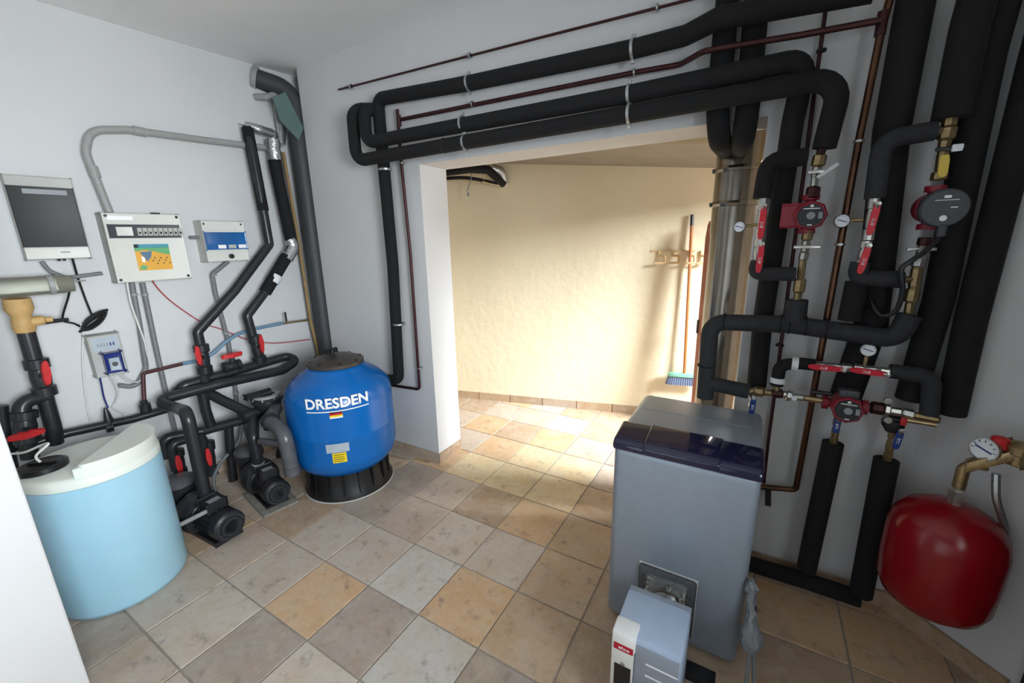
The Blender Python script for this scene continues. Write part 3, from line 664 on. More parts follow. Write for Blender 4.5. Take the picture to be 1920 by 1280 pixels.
sleeve(r2, (538, 480, .105), (497, 548, .12), .041, 'foam', 'insulation')
mk('foil_wrap', tube([L(543, 448, .095), L(551, 462, .10), L(537, 486, .106)], .044, .05, 16), 'foil', r2)
sleeve(r2, (518, 516, .115), (511, 529, .117), .0425, 'tape_white', 'white_label')
mk('foil_wrap', tube([L(512, 262, .09), L(513, 280, .09), L(517, 300, .09)], .045, .03, 16), 'foil', r2)
f = mk('foil_elbow', tube([L(462, 236, .02), L(485, 242, .06), L(510, 250, .05)], .030, .03, 14), 'foil', None, 'crumpled foil elbow where the pipes leave the wall chase', 'pipe')
mk('foil_stub', tube([L(528, 235, .05), L(527, 270, .06)], .030, .02, 14), 'foil', f)
pvc_valve(L(376, 645, .14), L(385, 700, .14), L(373, 667, .205), (0, 0, 1), 'black ball valve with upright red handle on the left sloping pipe')
pvc_valve(L(477, 628, .14), L(488, 680, .14), L(490, 645, .205), (0, 0, 1), 'black ball valve with upright red handle on the foil-wrapped pipe')
lrun('black upper header pipe looping back at its right end', [(330, 738, .12), (345, 722, .14), (440, 696, .14), (540, 667, .14), (556, 676, .22), (530, 694, .24), (410, 720, .24), (290, 752, .22), (330, 765, .34), V((-.80, -.80, XP(362, 768, -.80).z)), (-.80, -.80, .18)], .032, rad=.05)
pvc_valve(L(418, 690, .17), L(452, 682, .17), L(436, 672, .17)+ZUP*.02, LT, 'black ball valve with level red handle on the header pipe', .038)
lrun('black diagonal pipe from the header to the multiport valve', [(382, 705, .14), (388, 735, .20), (420, 752, .30), (470, 775, .44)], .032, rad=.05)
lrun('black drop pipe under the header loop', [(378, 730, .22), (386, 770, .22), (396, 800, .22)], .030, rad=.03)
lrun('black lower cross pipe behind the pump riser', [(312, 858, .18), (305, 822, .18), (380, 808, .20), (460, 786, .30), (500, 776, .42)], .030, rad=.04)
lrun('black lower pipe with bright elbow above the strainer', [(330, 880, .24), (320, 832, .24), (380, 815, .24), (384, 870, .24)], .026, rad=.04)
lrun('black vertical pipe standing between the two pumps', [(428, 790, .22), (432, 850, .22), (438, 905, .22)], .028)
lrun('thin grey hose bowing down between the two pumps', [(455, 790, .2), (448, 830, .22), (412, 868, .24), (398, 900, .28), (410, 935, .34), (450, 955, .44), (490, 965, .52)], .011, 'pvc_grey', rad=.12)
pvc_valve(L(390, 826, .22), L(398, 890, .22), L(392, 857, .29), (0, 0, 1), 'black ball valve with red handle right of the pump riser', .036)
pvc_valve(L(332, 842, .20), L(340, 890, .20), L(336, 870, .27), (0, 0, 1), 'black ball valve with red handle left of the pump riser', .036)
lrun('long black pipe running along the wall behind the dosing tank', [(0, 842, .10), (60, 832, .10), (125, 812, .10), (250, 785, .10), (330, 762, .10)], .024)
lt_ = lrun('thin maroon pipe rising from the wall pipe to the blue hose', [(272, 776, .10), (270, 745, .08), (268, 700, .06), (300, 692, .05), (342, 682, .05)], .011, 'maroon', rad=.02)
mk('tee', lathe([(.028, -.03), (.028, .02), (.018, .022), (.018, .04)], L(272, 762, .10), ZUP, 14), 'pvc', lt_)
mk('blue_hose', wire([L(*p) for p in ((342, 682, .05), (375, 675, .05), (400, 662, .06), (425, 640, .06), (450, 625, .06), (485, 615, .05), (530, 606, .05))], .012), 'hose_blue', None, 'blue hose rising across the left wall behind the valves', 'hose')
tv = lrun('thin brass tap pipe joining the blue hose to the wooden strip', [(528, 607, .05), (545, 604, .05), (585, 599, .04)], .008, 'brass')
mk('tap_lever', lrect(lt(L(536, 600, .07)), lt(L(536, 600, .07))+.008, L(536, 603, .07).z, L(536, 585, .07).z, .06, .075), 'black_plastic', tv)
# left-most group
lrun('black riser pipe with unions left of the dosing pump', [(48, 620, .14), (62, 668, .14), (82, 735, .14), (100, 800, .14), (104, 830, .12)], .034, rad=.02)
pvc_valve(L(66, 672, .14), L(86, 742, .14), L(86, 700, .205), (.0, .08, 1), 'black ball valve with red handle on the riser below the tan fitting', .048)
lrun('black swan-neck pipe dropping left of the riser', [(92, 742, .14), (38, 752, .16), (46, 800, .18), (57, 858, .18)], .034, rad=.05)
pvc_valve(L(44, 770, .17), L(52, 830, .18), L(50, 814, .25), LT, 'black ball valve with level red handle behind the tank lid', .050)
lrun('black vertical pipe at the left picture edge', [(2, 760, .12), (12, 830, .12), (22, 880, .12)], .026)
cl = L(46, 537, .16)
t = thing('electrolysis_cell', 'clear horizontal cell tube above the tan fitting', 'cell', L(46, 555, .16))
mk('clear_tube', lathe([(.048, -.36), (.048, .13), (.043, .15), (.043, .17), (0, .17)], cl, LT, 24), 'clear_plastic', t)
mk('electrode', bbox(bmesh.new(), cl-LT*.1, LT, LN, ZUP, .42, .004, .05), 'zinc', t, smooth=False)
mk('end_cap', lathe([(.050, .08), (.050, .10), (.046, .10)], cl, LT, 24), 'conduit', t)
mk('terminal', cyl(cl+LT*.16+ZUP*.01, cl+LT*.22+ZUP*.01, .004, 8), 'nickel', t)
t = thing('tan_fitting', 'tan resin tee fitting under the clear cell', 'fitting', L(48, 618, .14))
mk('neck', lathe([(.036, 0), (.042, .02), (.040, .06), (.036, .08), (.052, .12), (.048, .17)], L(48, 622, .14), L(30, 556, .15)-L(48, 622, .14), 16), 'resin', t)
mk('probe_port', lathe([(.024, 0), (.024, .05), (.014, .055), (.014, .08)], L(55, 603, .15), LT, 12), 'resin', t)
mk('probe', lathe([(.012, 0), (.009, .09), (0, .09)], L(82, 604, .14), LT, 10), 'black_plastic', t)
t = thing('injection_fitting', 'black tapered injection fitting standing on the wall pipe', 'fitting', L(206, 795, .10))
mk('cone', lathe([(.026, 0), (.024, .03), (.012, .10), (.006, .12), (0, .12)], L(207, 800, .10), ZUP, 14), 'pvc', t)
mk('nut', lathe([(.03, -.02), (.03, .01)], L(207, 800, .10), LT, 12), 'pvc', t)
# chase in the corner
dp = mk('drain_stack', tube([V((-1.25, .39, 0)), V((-1.25, .39, 2.66)), V((-1.39, .20, 2.72))], .062, .13, 28), 'pvc_stack', None, 'dark grey drain pipe standing in the corner recess', 'pipe')
mk('elbow_collar', lathe([(.074, -.015), (.074, .015)], V((-1.385, .21, 2.72)), V((-.12, -.17, .06)), 24), 'conduit', dp)
mk('wooden_strip', tube([L(531, 285, .06), L(560, 450, .06), L(582, 600, .06), L(598, 668, .06)], .011, .02, 8), 'wood_strip', None, 'thin tan strip running down beside the drain pipe', 'strip')
bm = bmesh.new(); pq = [(512, 183), (535, 172), (569, 240), (560, 262), (526, 226)]
va = [bm.verts.new(L(x, y, .20)) for x, y in pq]; vb = [bm.verts.new(L(x, y, .20)-LN*.012) for x, y in pq]
bm.faces.new(va); bm.faces.new(vb)
for k in range(5): bm.faces.new((va[k], va[(k+1) % 5], vb[(k+1) % 5], vb[k]))
mk('plaster_scrap', bm, 'green_board', None, 'torn green plasterboard piece at the top of the recess', 'board')
mk('wall_stub', tube([L(478, 182, .0), L(500, 182, .06), L(520, 176, .06)], .022, .02, 10), 'conduit', None, 'short pale stub pipe poking from the left wall', 'pipe')
mk('thin_riser', tube([L(514, 195, .08), L(521, 240, .08)], .008, 0, 8), 'conduit', None, 'thin pale tube above the foil elbow', 'tube')

# ---- multiport valve and smoked pipes at the filter
mv = L(500, 745, .45)
t = thing('multiport_valve', 'black multiport valve with pale ring between pump and filter', 'valve', mv-ZUP*.22)
mk('body', lathe([(.05, -.22), (.06, -.12), (.075, -.10), (.085, -.02), (.095, -.02), (.095, .0), (.07, .02), (0, .03)], mv, ZUP, 24), 'pvc', t)
mk('top_ring', ring(mv+ZUP*.018, ZUP, .082, .052, .016), 'conduit', t, label='pale grey ring on top')
mk('handle', bbox(bmesh.new(), mv+ZUP*.04-LT*.05, LT, LN, ZUP, .15, .035, .025, .008), 'pvc', t)
for k in range(8):
    q = k*math.pi/4; mk('bolt', lathe([(.007, 0), (.007, .014), (0, .015)], mv+V((math.cos(q)*.088, math.sin(q)*.088, -.002)), n=8), 'nickel', t)
mk('port', tube([mv-ZUP*.08, mv-ZUP*.08-LT*.16+LN*.0], .036, 0, 16), 'pvc', t)
sm = mk('smoked_pipe', tube([mv-ZUP*.07+LT*.02+LN*.06, V((-.78, -.40, .52)), V((-.545, -.445, .515)), V((-.535, -.44, .24))], .042, .07, 18), 'pvc_smoke', None, 'smoky grey pipe bending down in front of the blue filter', 'pipe')
mk('union_nut', lathe([(.052, -.02), (.052, .025)], V((-.76, -.402, .52)), V((1, -.12, 0)), 18), 'pvc', sm)
mk('lower_cap', lathe([(.046, -.03), (.046, .02)], V((-.535, -.44, .27)), ZUP, 18), 'pvc_smoke', sm)
mk('sight_stub', tube([V((-.80, -.46, .40)), V((-.58, -.45, .43))], .022, 0, 14), 'pvc_smoke', None, 'short smoked pipe stub under the multiport valve', 'pipe')
mk('filter_port', tube([L(520, 850, .50), L(552, 848, .52), V((-.80, -.07, .33))], .034, .03, 14), 'pvc', None, 'black lower port pipe entering the filter side', 'pipe')
rp = mk('pump_riser', tube([V((-.9, -.45, .17)), V((-.9, -.45, .40)), mv-ZUP*.10-LT*.1], .033, .05, 16), 'pvc', None, 'black riser pipe from the filter-side pump to the multiport valve', 'pipe')
mk('white_tape', lathe([(.036, 0), (.036, .012)], V((-.9, -.45, .205)), ZUP, 16), 'tape_white', rp)

# ================================================================ heating pipework on the back wall
def bpts(pts): return [B(*p) if abs(p[1]) > 6 or p[0] > 6 else V(p) for p in pts]
def brun(label, pts, r, m='foam', rad=.06, name='insulated_pipe', n=18, par=None):
    return mk(name, tube(bpts(pts), r, rad, n), m, par, None if par else label, None if par else 'pipe')
def band(par, px, py, d, ax, r, m='zinc', h=.012, name='pipe_clamp', wall=True):
    c = B(px, py, d); o = mk(name, ring(c, ax, r+.004, r-.002, h, 20), m, par)
    if m == 'zinc' and r > .03:
        for sgn in (-1, 1):
            q = c+(ZUP if abs(V(ax).z) < .5 else V((1, 0, 0)))*sgn*(r+.010); mk('clamp_lug', box(q, (.016, .014, .016), .003), 'zinc', o)
    if wall and d > r: mk('clamp_rod', cyl(c+V((0, r, 0)), V((c.x, YB, c.z)), .005, 8), 'zinc', o)
    return o
XA = (1, 0, 0)
p = brun('thin dark copper pipe running highest along the wall', [(635, 168, .02), (960, 84, .02), (1290, 0, .02), (1420, -33, .02)], .006, 'copper', name='copper_pipe', n=10)
for a in ((658, 162), (881, 104), (1233, 14)): band(p, *a, .02, XA, .012, h=.008)
p = brun('thick black insulated pipe running topmost then dropping beside the opening', [(690, 713, .05), (748, 711, .05), (737, 500, .05), (708, 186, .05), (880, 156, .06), (1187, 92, .07), (1285, 67, .08), (1348, 34, .15), (1480, 10, .15), (1640, -20, .15)], .038, rad=.05)
for a, ax in (((880, 156, .06), XA), ((1187, 92, .07), XA)): band(p, *a, ax, .038)
for a in ((722, 318, .05), (748, 607, .05)): band(p, *a, ZUP, .038)
p = brun('copper pipe between the black pipes turning up at the flue', [(752, 224, .03), (1190, 136, .03), (1275, 121, .03), (1318, 97, .13), (1345, 91, .135), (1500, 66, .135), (1652, 38, .12)], .011, 'copper', .03, 'copper_pipe', 12)
for a in ((886, 195), (1190, 136)): band(p, *a, .03, XA, .013, h=.008)
p = brun('long copper pipe descending left of the white opening edge', [(745, 205, .03), (752, 300, .03), (770, 480, .03), (787, 730, .03), (735, 722, .03)], .010, 'copper', .03, 'copper_pipe', 12)
for a in ((753, 306), (787, 690)): band(p, *a, .03, ZUP, .012, h=.008)
mk('tee', lathe([(.014, -.03), (.014, .03)], B(748, 226, .03), ZUP, 12), 'copper', p)
pa = brun('middle black insulated pipe ending in a bend beside the pump', [(705, 207, .05), (684, 206, .12), (686, 268, .13), (740, 258, .13), (1175, 178, .13), (1512, 110, .13), (1497, 180, .07), (1486, 230, .07), (1430, 600, .07), (1418, 724, .07)], .037, rad=.07)
pb = brun('lower black insulated pipe over the opening bending down to the pump', [(700, 205, .03), (660, 205, .13), (668, 302, .13), (840, 272, .13), (1175, 215, .13), (1580, 143, .13), (1545, 278, .13)], .037, rad=.075)
for q, lst in ((pa, ((868, 232), (1180, 177))), (pb, ((873, 267), (1180, 214)))):
    for a in lst: band(q, *a, .13, XA, .037)
for a in ((833, 273),): band(pb, *a, .13, XA, .036, 'foam_light', .004, 'seam', False)
# two black pipes dropping under the lintel into the annex
for lab, pts in (('left of two black pipes diving under the lintel at the flue', [(1370, -60, .05), (1345, 200, .05), (1348, 262, .05), (1362, 282, -.35)]),
                 ('right of two black pipes diving under the lintel at the flue', [(1424, -60, .05), (1402, 200, .05), (1394, 258, .05), (1388, 280, -.35)])):
    brun(lab, pts, .043, rad=.08)
# stainless flue
fq = pl(1372, 470, V((0, 1, 0)), (0, .80, 0)); fb = V((fq.x, .80, 0))
t = thing('flue', 'shiny stainless steel flue rising in the opening', 'flue', fb+ZUP*.5)
mk('flue_tube', lathe([(.110, .45), (.110, 1.60), (.113, 1.60), (.113, 2.6)], fb, n=40), 'steel_flue', t)
for z in (pl(1372, 383, V((0, 1, 0)), (0, .80, 0)).z, pl(1372, 320, V((0, 1, 0)), (0, .80, 0)).z):
    bb = mk('locking_band', lathe([(.112, -.014), (.119, -.012), (.123, 0), (.119, .012), (.112, .014), (.105, 0), (.112, -.014)], fb+ZUP*z, n=40), 'steel_flue', t)
    mk('latch', box(fb+V((-.118, -.02, z)), (.012, .05, .02), .003), 'cast', bb)
mk('elbow', tube([fb+ZUP*.50, fb+ZUP*.30, V((fb.x, .45, .30)), V((fb.x, .27, .45))], .10, .12, 24), 'steel_flue', t)
# copper vertical, thin copper vertical
p = brun('long bright copper pipe descending between the two pump columns', [(1680, -40, .09), (1655, 45, .09), (1610, 265, .09), (1550, 600, .09), (1492, 918, .06), (1425, 912, .06)], .012, 'copper_bright', .02, 'copper_pipe', 12)
mk('tee', lathe([(.016, -.035), (.016, .035)], B(1653, 44, .09), ZUP, 12), 'copper', p)
for a in ((1610, 265), (1575, 458)): band(p, *a, .09, ZUP, .013, h=.008)
bm = bbox(bmesh.new(), B(1440, 932, .08), (-.1, 0, 1), (0, 1, 0), (1, 0, .1), .075, .012, .018, .003); mk('drain_lever', bm, 'black_plastic', p)
p = brun('thin copper pipe beside the left pump column', [(1553, -20, .03), (1545, 40, .03), (1465, 640, .03), (1440, 830, .03), (1432, 905, .03)], .007, 'copper', .02, 'copper_pipe', 10)
for a in ((1462, 647), (1540, 95)): band(p, *a, .03, ZUP, .012, 'black_plastic', .008)
# right-hand large insulated pipes
brun('thick black insulated pipe dropping behind the right red levers', [(1728, -60, .07), (1672, 240, .07), (1632, 610, .07), (1585, 742, .07)], .052)
brun('black insulated pipe ending above the yellow lever valve', [(1848, -60, .13), (1818, 50, .13), (1782, 222, .13)], .047)
brun('black insulated pipe passing behind the round pump head', [(1895, -60, .07), (1850, 110, .07), (1760, 560, .07), (1705, 748, .07)], .043)
brun('black insulated pipe standing in the wall corner at far right', [(2010, -120, .09), (1945, 113, .09), (1820, 600, .09), (1782, 775, .09)], .042)
ph_ = brun('black insulated pipe bridging the two pump columns above the boiler', [(1322, 745, .14), (1332, 603, .14), (1480, 608, .14), (1682, 636, .14), (1706, 590, .14)], .035, 'foam_light', .06)
for a, ax in (((1358, 603), XA), ((1463, 607), XA), ((1480, 608), XA), ((1510, 611), XA), ((1548, 616), XA), ((1325, 685), ZUP)): band(ph_, *a, .14, ax, .034, 'foam', .006, 'seam', False)
brun('short black insulated pipe branching right above the boiler', [(1330, 718, .14), (1404, 734, .14)], .032, 'foam_light')
brun('short black insulated sleeve under the left check valve', [(1494, 562, .14), (1490, 606, .14)], .038, 'foam_light')
brun('black insulated branch elbow above the left red levers', [(1512, 294, .13), (1440, 300, .15), (1428, 372, .16)], .031, 'foam', .05)
brun('black insulated elbow below the left red levers', [(1422, 490, .16), (1414, 512, .16), (1490, 514, .14)], .027, 'foam_light', .04)
brun('black insulated branch elbow above the right red levers', [(1752, 245, .14), (1655, 262, .16), (1640, 372, .16)], .030, 'foam_light', .05)
brun('black insulated elbow below the right red levers', [(1614, 492, .16), (1606, 520, .16), (1690, 524, .14)], .030, 'foam_light', .04)
brun('black sleeve with a cable tie below the right elbow', [(1607, 528, .13), (1592, 600, .13)], .036, 'foam')
p = brun('black taped bend feeding the horizontal red levers', [(1456, 722, .14), (1462, 684, .14), (1500, 681, .14), (1528, 684, .14)], .024, 'foam', .035)
for a, ax in (((1459, 712), ZUP), ((1490, 682), XA)): band(p, *a, .14, ax, .024, 'tape_white', .022, 'white_tape', False)
brun('black insulated elbow right of the horizontal red levers', [(1668, 695, .14), (1748, 706, .14), (1742, 776, .14)], .027, 'foam_light', .04)
brun('left black insulated pipe descending to the floor pipe', [(1562, 830, .12), (1512, 1066, .12)], .037)
p = brun('right black insulated pipe descending into the floor pipe', [(1662, 862, .12), (1614, 1112, .12)], .040)
brun('black insulated pipe lying along the foot of the wall', [(1405, 1056, .10), (1510, 1088, .10), (1612, 1122, .10)], .036)

# ---- valves, gauges and pumps
FRN = V((0, -1, 0))
def lever(par, a, b, m, w=.02, txt='BTC', rev=False):
    a, b = V(a), V(b); ux = (b-a).normalized(); uy = FRN.cross(ux).normalized(); nz = ux.cross(uy); ln_ = (b-a).length
    poly = [(0, -w*.4), (ln_*.25, -w*.5), (ln_*.8, -w*.5), (ln_*.95, -w*.38), (ln_, 0), (ln_*.95, w*.38), (ln_*.8, w*.5), (ln_*.25, w*.5), (0, w*.4)]
    bm = prism(poly, -.004, .004, lambda u, v, q: a+ux*u+uy*v+nz*q)
    bmesh.ops.bevel(bm, geom=list(bm.edges), offset=.0018, segments=2, affect='EDGES')
    lv = mk('lever', bm, m, par, label='flat plastic-coated lever')
    if txt:
        s = -1 if rev else 1
        text(txt, planefn(a+ux*ln_*.55+nz*(.0045 if nz.y < 0 else -.0045), ux*s, uy*s, FRN), w*.45, None, .02, .0008, parent=lv)
    return lv
def bvalve(label, p, q, a=None, b=None, m='red_handle', r=.017, txt='BTC', rev=False, body='nickel'):
    p, q = V(p), V(q); ax = q-p; ln_ = ax.length
    t = thing('ball_valve', label, 'valve', (p+q)/2-ZUP*.02)
    mk('body', lathe([(r, 0), (r, ln_*.25), (r*.75, ln_*.27), (r*.95, ln_*.4), (r*.95, ln_*.6), (r*.75, ln_*.73), (r, ln_*.75), (r, ln_)], p, ax, 10), body, t)
    if a is not None:
        a, b = V(a), V(b); mk('spindle', cyl((p+q)/2+(a-(p+q)/2)*.0, a+FRN*.008, .007, 10), 'nickel', t)
        mk('nut', lathe([(.009, 0), (.009, .007), (0, .008)], a+FRN*.002, FRN, 6), 'nickel', t, smooth=False)
        lever(t, a, b, m, .021, txt, rev)
    return t
bvalve('upper left ball valve with red lever beside the flue gauge', B(1433, 372, .16), B(1426, 448, .16), B(1433, 385, .195), B(1425, 450, .195), rev=True)
bvalve('lower left ball valve with red lever beside the flue', B(1426, 448, .16), B(1421, 500, .16), B(1429, 457, .195), B(1421, 512, .195), rev=True)
bvalve('upper right ball valve with red lever beside the copper pipe', B(1640, 370, .16), B(1627, 450, .16), B(1646, 382, .195), B(1629, 442, .195), rev=True)
bvalve('lower right ball valve with red lever beside the copper pipe', B(1625, 452, .16), B(1613, 500, .16), B(1629, 460, .195), B(1611, 514, .195), rev=True)
bvalve('left horizontal ball valve with red lever under the small gauge', B(1528, 684, .14), B(1596, 690, .14), B(1582, 693, .175), B(1514, 686, .175), rev=False)
bvalve('right horizontal ball valve with red lever under the small gauge', B(1600, 689, .14), B(1668, 697, .14), B(1664, 702, .175), B(1592, 692, .175), rev=False)
bvalve('ball valve with dark blue lever under the left brass tee', B(1414, 728, .14), B(1409, 762, .14), B(1414, 745, .17), B(1408, 778, .17), 'blue_handle', .012)
bvalve('ball valve with blue lever below the middle pump', B(1571, 785, .13), B(1562, 832, .12), B(1572, 782, .16), B(1566, 812, .16), 'blue_handle', .014, body='brass')
bvalve('ball valve with blue lever below the black knob', B(1676, 805, .13), B(1663, 864, .12), B(1690, 806, .17), B(1678, 842, .17), 'blue_handle', .015, body='brass')
def gauge(label, px, d, stem, r):
    c = B(*px, d); g_ = thing('pressure_gauge', label, 'gauge', c-ZUP*r); gauge_parts(g_, c, (CAM-c)*.5+FRN*.6, r, stem); return g_
gauge('small white gauge in front of the flue', (1386, 425), .17, B(1422, 421, .16), .022)
gauge('small white gauge in front of the bright copper pipe', (1579, 414), .17, B(1618, 412, .16), .024)
gauge('small white gauge above the horizontal red levers', (1628, 656), .15, B(1620, 690, .14), .025)
def brassrun(label, segs, name='brass_fitting'):
    """segs: list of (px,py,d,r,material) along an axis, each joined to the next"""
    t = thing(name, label, 'fitting', B(*segs[-1][:3]))
    for (a, b) in zip(segs, segs[1:]):
        if a[3] <= 0: continue
        mk({'brass': 'brass_union', 'nickel': 'nickel_union', 'copper': 'copper_union', 'zinc': 'shutoff_body'}.get(a[4], 'joint'), lathe([(a[3], 0), (a[3], 1)] if False else [(a[3]*.85, 0), (a[3], (B(*b[:3])-B(*a[:3])).length*.12), (a[3], (B(*b[:3])-B(*a[:3])).length*.88), (a[3]*.85, (B(*b[:3])-B(*a[:3])).length)], B(*a[:3]), B(*b[:3])-B(*a[:3]), 8), a[4], t, smooth=False)
    return t
# left pump column
t = brassrun('brass union and shut-off above the left pump', [(1543, 272, .13, .014, 'copper'), (1538, 290, .13, .022, 'brass'), (1533, 312, .13, .015, 'nickel'), (1528, 332, .13, .012, 'nickel'), (1526, 350, .13, .022, 'copper'), (1522, 372, .13, 0, '')])
mk('lock_tab', bbox(bmesh.new(), B(1530, 322, .165), XA, (0, 1, 0), ZUP, .05, .012, .012, .003), 'nickel', t)
mk('thermometer_tag', bbox(bmesh.new(), B(1552, 320, .17), (.8, 0, .6), (0, 1, 0), (-.6, 0, .8), .07, .004, .012), 'zinc', t, smooth=False)
t = brassrun('brass and nickel valve stack below the left pump', [(1516, 430, .13, .018, 'brass'), (1512, 450, .13, .014, 'nickel'), (1509, 472, .13, .016, 'nickel'), (1505, 488, .13, .013, 'brass'), (1501, 522, .13, .020, 'brass'), (1497, 548, .13, .014, 'brass'), (1494, 564, .13, 0, '')])
mk('screw_handle', bbox(bmesh.new(), B(1513, 463, .16), XA, (0, 1, 0), ZUP, .085, .012, .012, .003), 'nickel', t)
# right pump column
t = brassrun('brass tee and valve above the round-headed pump', [(1782, 220, .13, .020, 'brass'), (1779, 238, .13, .024, 'brass'), (1773, 262, .13, .017, 'brass'), (1768, 285, .13, .015, 'brass'), (1763, 322, .13, .022, 'brass'), (1759, 338, .13, 0, '')])
mk('screw_handle', bbox(bmesh.new(), B(1782, 278, .165), XA, (0, 1, 0), ZUP, .07, .010, .012, .003), 'black_plastic', t)
mk('square_cap', box(B(1795, 277, .175), (.026, .012, .022), .003), 'dial', t)
mk('side_nipple', cyl(B(1752, 246, .14), B(1778, 246, .13), .014, 10), 'brass', t)
lever(t, B(1772, 290, .18), B(1766, 333, .18), 'yellow_handle', .024, None)
t = brassrun('nickel valve and brass tee below the round-headed pump', [(1735, 445, .13, .019, 'copper'), (1731, 460, .13, .014, 'nickel'), (1725, 482, .13, .021, 'nickel'), (1720, 500, .13, .017, 'brass'), (1713, 540, .13, .020, 'brass'), (1707, 566, .13, .014, 'brass'), (1703, 590, .13, 0, '')])
mk('screw_handle', bbox(bmesh.new(), B(1728, 467, .165), XA, (0, 1, 0), ZUP, .075, .012, .012, .003), 'nickel', t)
mk('side_nipple', cyl(B(1690, 524, .14), B(1716, 523, .13), .012, 10), 'brass', t)
# horizontal pump row
t = brassrun('brass and nickel fittings left of the middle pump', [(1402, 734, .14, .016, 'brass'), (1414, 733, .14, .022, 'brass'), (1432, 735, .14, .014, 'brass'), (1448, 737, .14, .020, 'copper'), (1468, 738, .14, .014, 'nickel'), (1474, 740, .14, .024, 'nickel'), (1484, 743, .14, .015, 'nickel'), (1508, 746, .14, .013, 'brass'), (1550, 752, .14, 0, '')])
mk('upright_nipple', cyl(B(1456, 738, .14), B(1457, 722, .14), .013, 10), 'brass', t)
mk('black_grip', bbox(bmesh.new(), B(1540, 736, .17), XA, (0, 1, 0), ZUP, .07, .02, .014, .004), 'black_plastic', t)
mk('lock_screw', lathe([(.010, 0), (.010, .01), (0, .011)], B(1489, 745, .16), FRN, 10), 'dial', t)
t = brassrun('copper union and nickel valve right of the middle pump', [(1622, 762, .14, .014, 'copper'), (1632, 763, .14, .025, 'copper'), (1656, 767, .14, .028, 'nickel'), (1666, 769, .14, .017, 'nickel'), (1690, 773, .14, .021, 'nickel'), (1712, 778, .14, .014, 'brass'), (1762, 788, .14, 0, '')])
mk('drain_stub', cyl(B(1692, 786, .16), B(1755, 796, .16), .009, 10), 'brass', t)
for py in (750, 786): mk('flange_lug', lathe([(.012, 0), (.012, .012), (0, .013)], B(1664, py, .17), FRN, 10), 'nickel', t)
mk('mixer_knob', lathe([(.034, -.03), (.034, .01), (.026, .014), (.026, .03), (0, .032)], B(1674, 795, .13), (-.2, -1, -.1), 6), 'black_plastic', t, smooth=False, label='black mixing valve knob')
mk('knob_pointer', box(B(1694, 790, .17), (.018, .012, .03), .003), 'red_valve', t)

def circ_pump(label, c, ax, kind, hc, r=.048):
    """circulation pump: volute with flanges on axis ax, motor head towards hc"""
    c, ax, hc = V(c), V(ax).normalized(), V(hc); hd = (hc-c).normalized(); ln_ = (hc-c).length
    t = thing('circulation_pump', label, 'pump', c-ZUP*.06)
    mk('volute', lathe([(0, -.035), (r*.9, -.035), (r*1.05, -.02), (r*1.05, .03), (r*.8, .04), (0, .04)], c, hd, 22), 'pump_red', t)
    mk('inlet', lathe([(.016, 0), (.018, .05), (.028, .052), (.028, .07), (0, .07)], c, ax, 12), 'pump_red', t)
    mk('outlet', lathe([(.016, 0), (.018, .05), (.028, .052), (.028, .07), (0, .07)], c, -ax, 12), 'pump_red', t)
    if kind == 'round':
        h = mk('motor_housing', lathe([(r*1.0, .03), (r*1.0, ln_-.03), (0, ln_-.03)], c, hd, 24), 'pump_red', t)
        h = mk('control_head', lathe([(0, ln_-.04), (r*1.15, ln_-.04), (r*1.3, ln_-.03), (r*1.3, ln_-.006), (r*1.2, ln_), (0, ln_+.002)], c, hd, 32), 'dark_grey', t, label='round dark grey control head')
        nrm = hd; f0 = c+hd*(ln_+.002)
        b = thing_part = None
        a1 = hd.cross(ZUP).normalized()*-1; up = (-(hd.cross(a1))).normalized()
        up = up if up.z > 0 else -up; a1 = up.cross(hd).normalized()
        mk('logo_mark', bbox(bmesh.new(), f0+up*.034, a1, up, hd, .016, .008, .0015), 'ink_white', h, smooth=False)
        mk('logo_line', bbox(bmesh.new(), f0+up*.024, a1, up, hd, .055, .002, .0015), 'ink_white', h, smooth=False)
        mk('model_print', bbox(bmesh.new(), f0+up*.002+a1*.02, a1, up, hd, .016, .003, .0015), 'ink_white', h, smooth=False)
        mk('power_button', lathe([(.009, 0), (.009, .002), (0, .0022)], f0-up*.03, hd, 12), 'ink_white', h)
    else:
        h = mk('motor_housing', lathe([(r*1.0, .03), (r*1.12, .045), (r*1.12, ln_-.012), (r*1.0, ln_-.004), (0, ln_-.004)], c, hd, 8), 'pump_red', t, smooth=False)
        f = mk('face_plate', lathe([(r*.92, ln_-.004), (r*.88, ln_+.003), (0, ln_+.003)], c, hd, 8), 'black_plastic', t, smooth=False, label='black octagonal face plate')
        f0 = c+hd*(ln_+.003); up = (ZUP-hd*hd.z).normalized(); a1 = up.cross(hd).normalized()
        mk('selector', lathe([(.013, 0), (.013, .006), (.008, .007), (0, .007)], f0, hd, 14), 'ink_grey', f)
        mk('logo_mark', bbox(bmesh.new(), f0+up*.033, a1, up, hd, .010, .008, .0015), 'ink_white', f, smooth=False)
        mk('logo_line', bbox(bmesh.new(), f0+up*.024, a1, up, hd, .048, .003, .0015), 'ink_white', f, smooth=False)
        mk('rating_frame', bbox(bmesh.new(), f0+a1*.028, a1, up, hd, .012, .022, .0015), 'ink_grey', f, smooth=False)
        mk('base_print', bbox(bmesh.new(), f0-up*.032, a1, up, hd, .014, .004, .0015), 'ink_white', f, smooth=False)
        mk('terminal_box', bbox(bmesh.new(), c+hd*.06-a1*r*(1.15 if kind == 'oct' else 0)+up*(0 if kind == 'oct' else r*1.3), a1, up, hd, .06, .075 if kind == 'oct' else .03, .05, .006), 'pump_red' if kind == 'oct' else 'dark_grey', t)
    return t
axp = B(1526, 350, .13)-B(1512, 450, .13)
circ_pump('red octagonal circulation pump in the left pump column', B(1516, 402, .12), axp, 'oct', B(1520, 404, .23), .046)
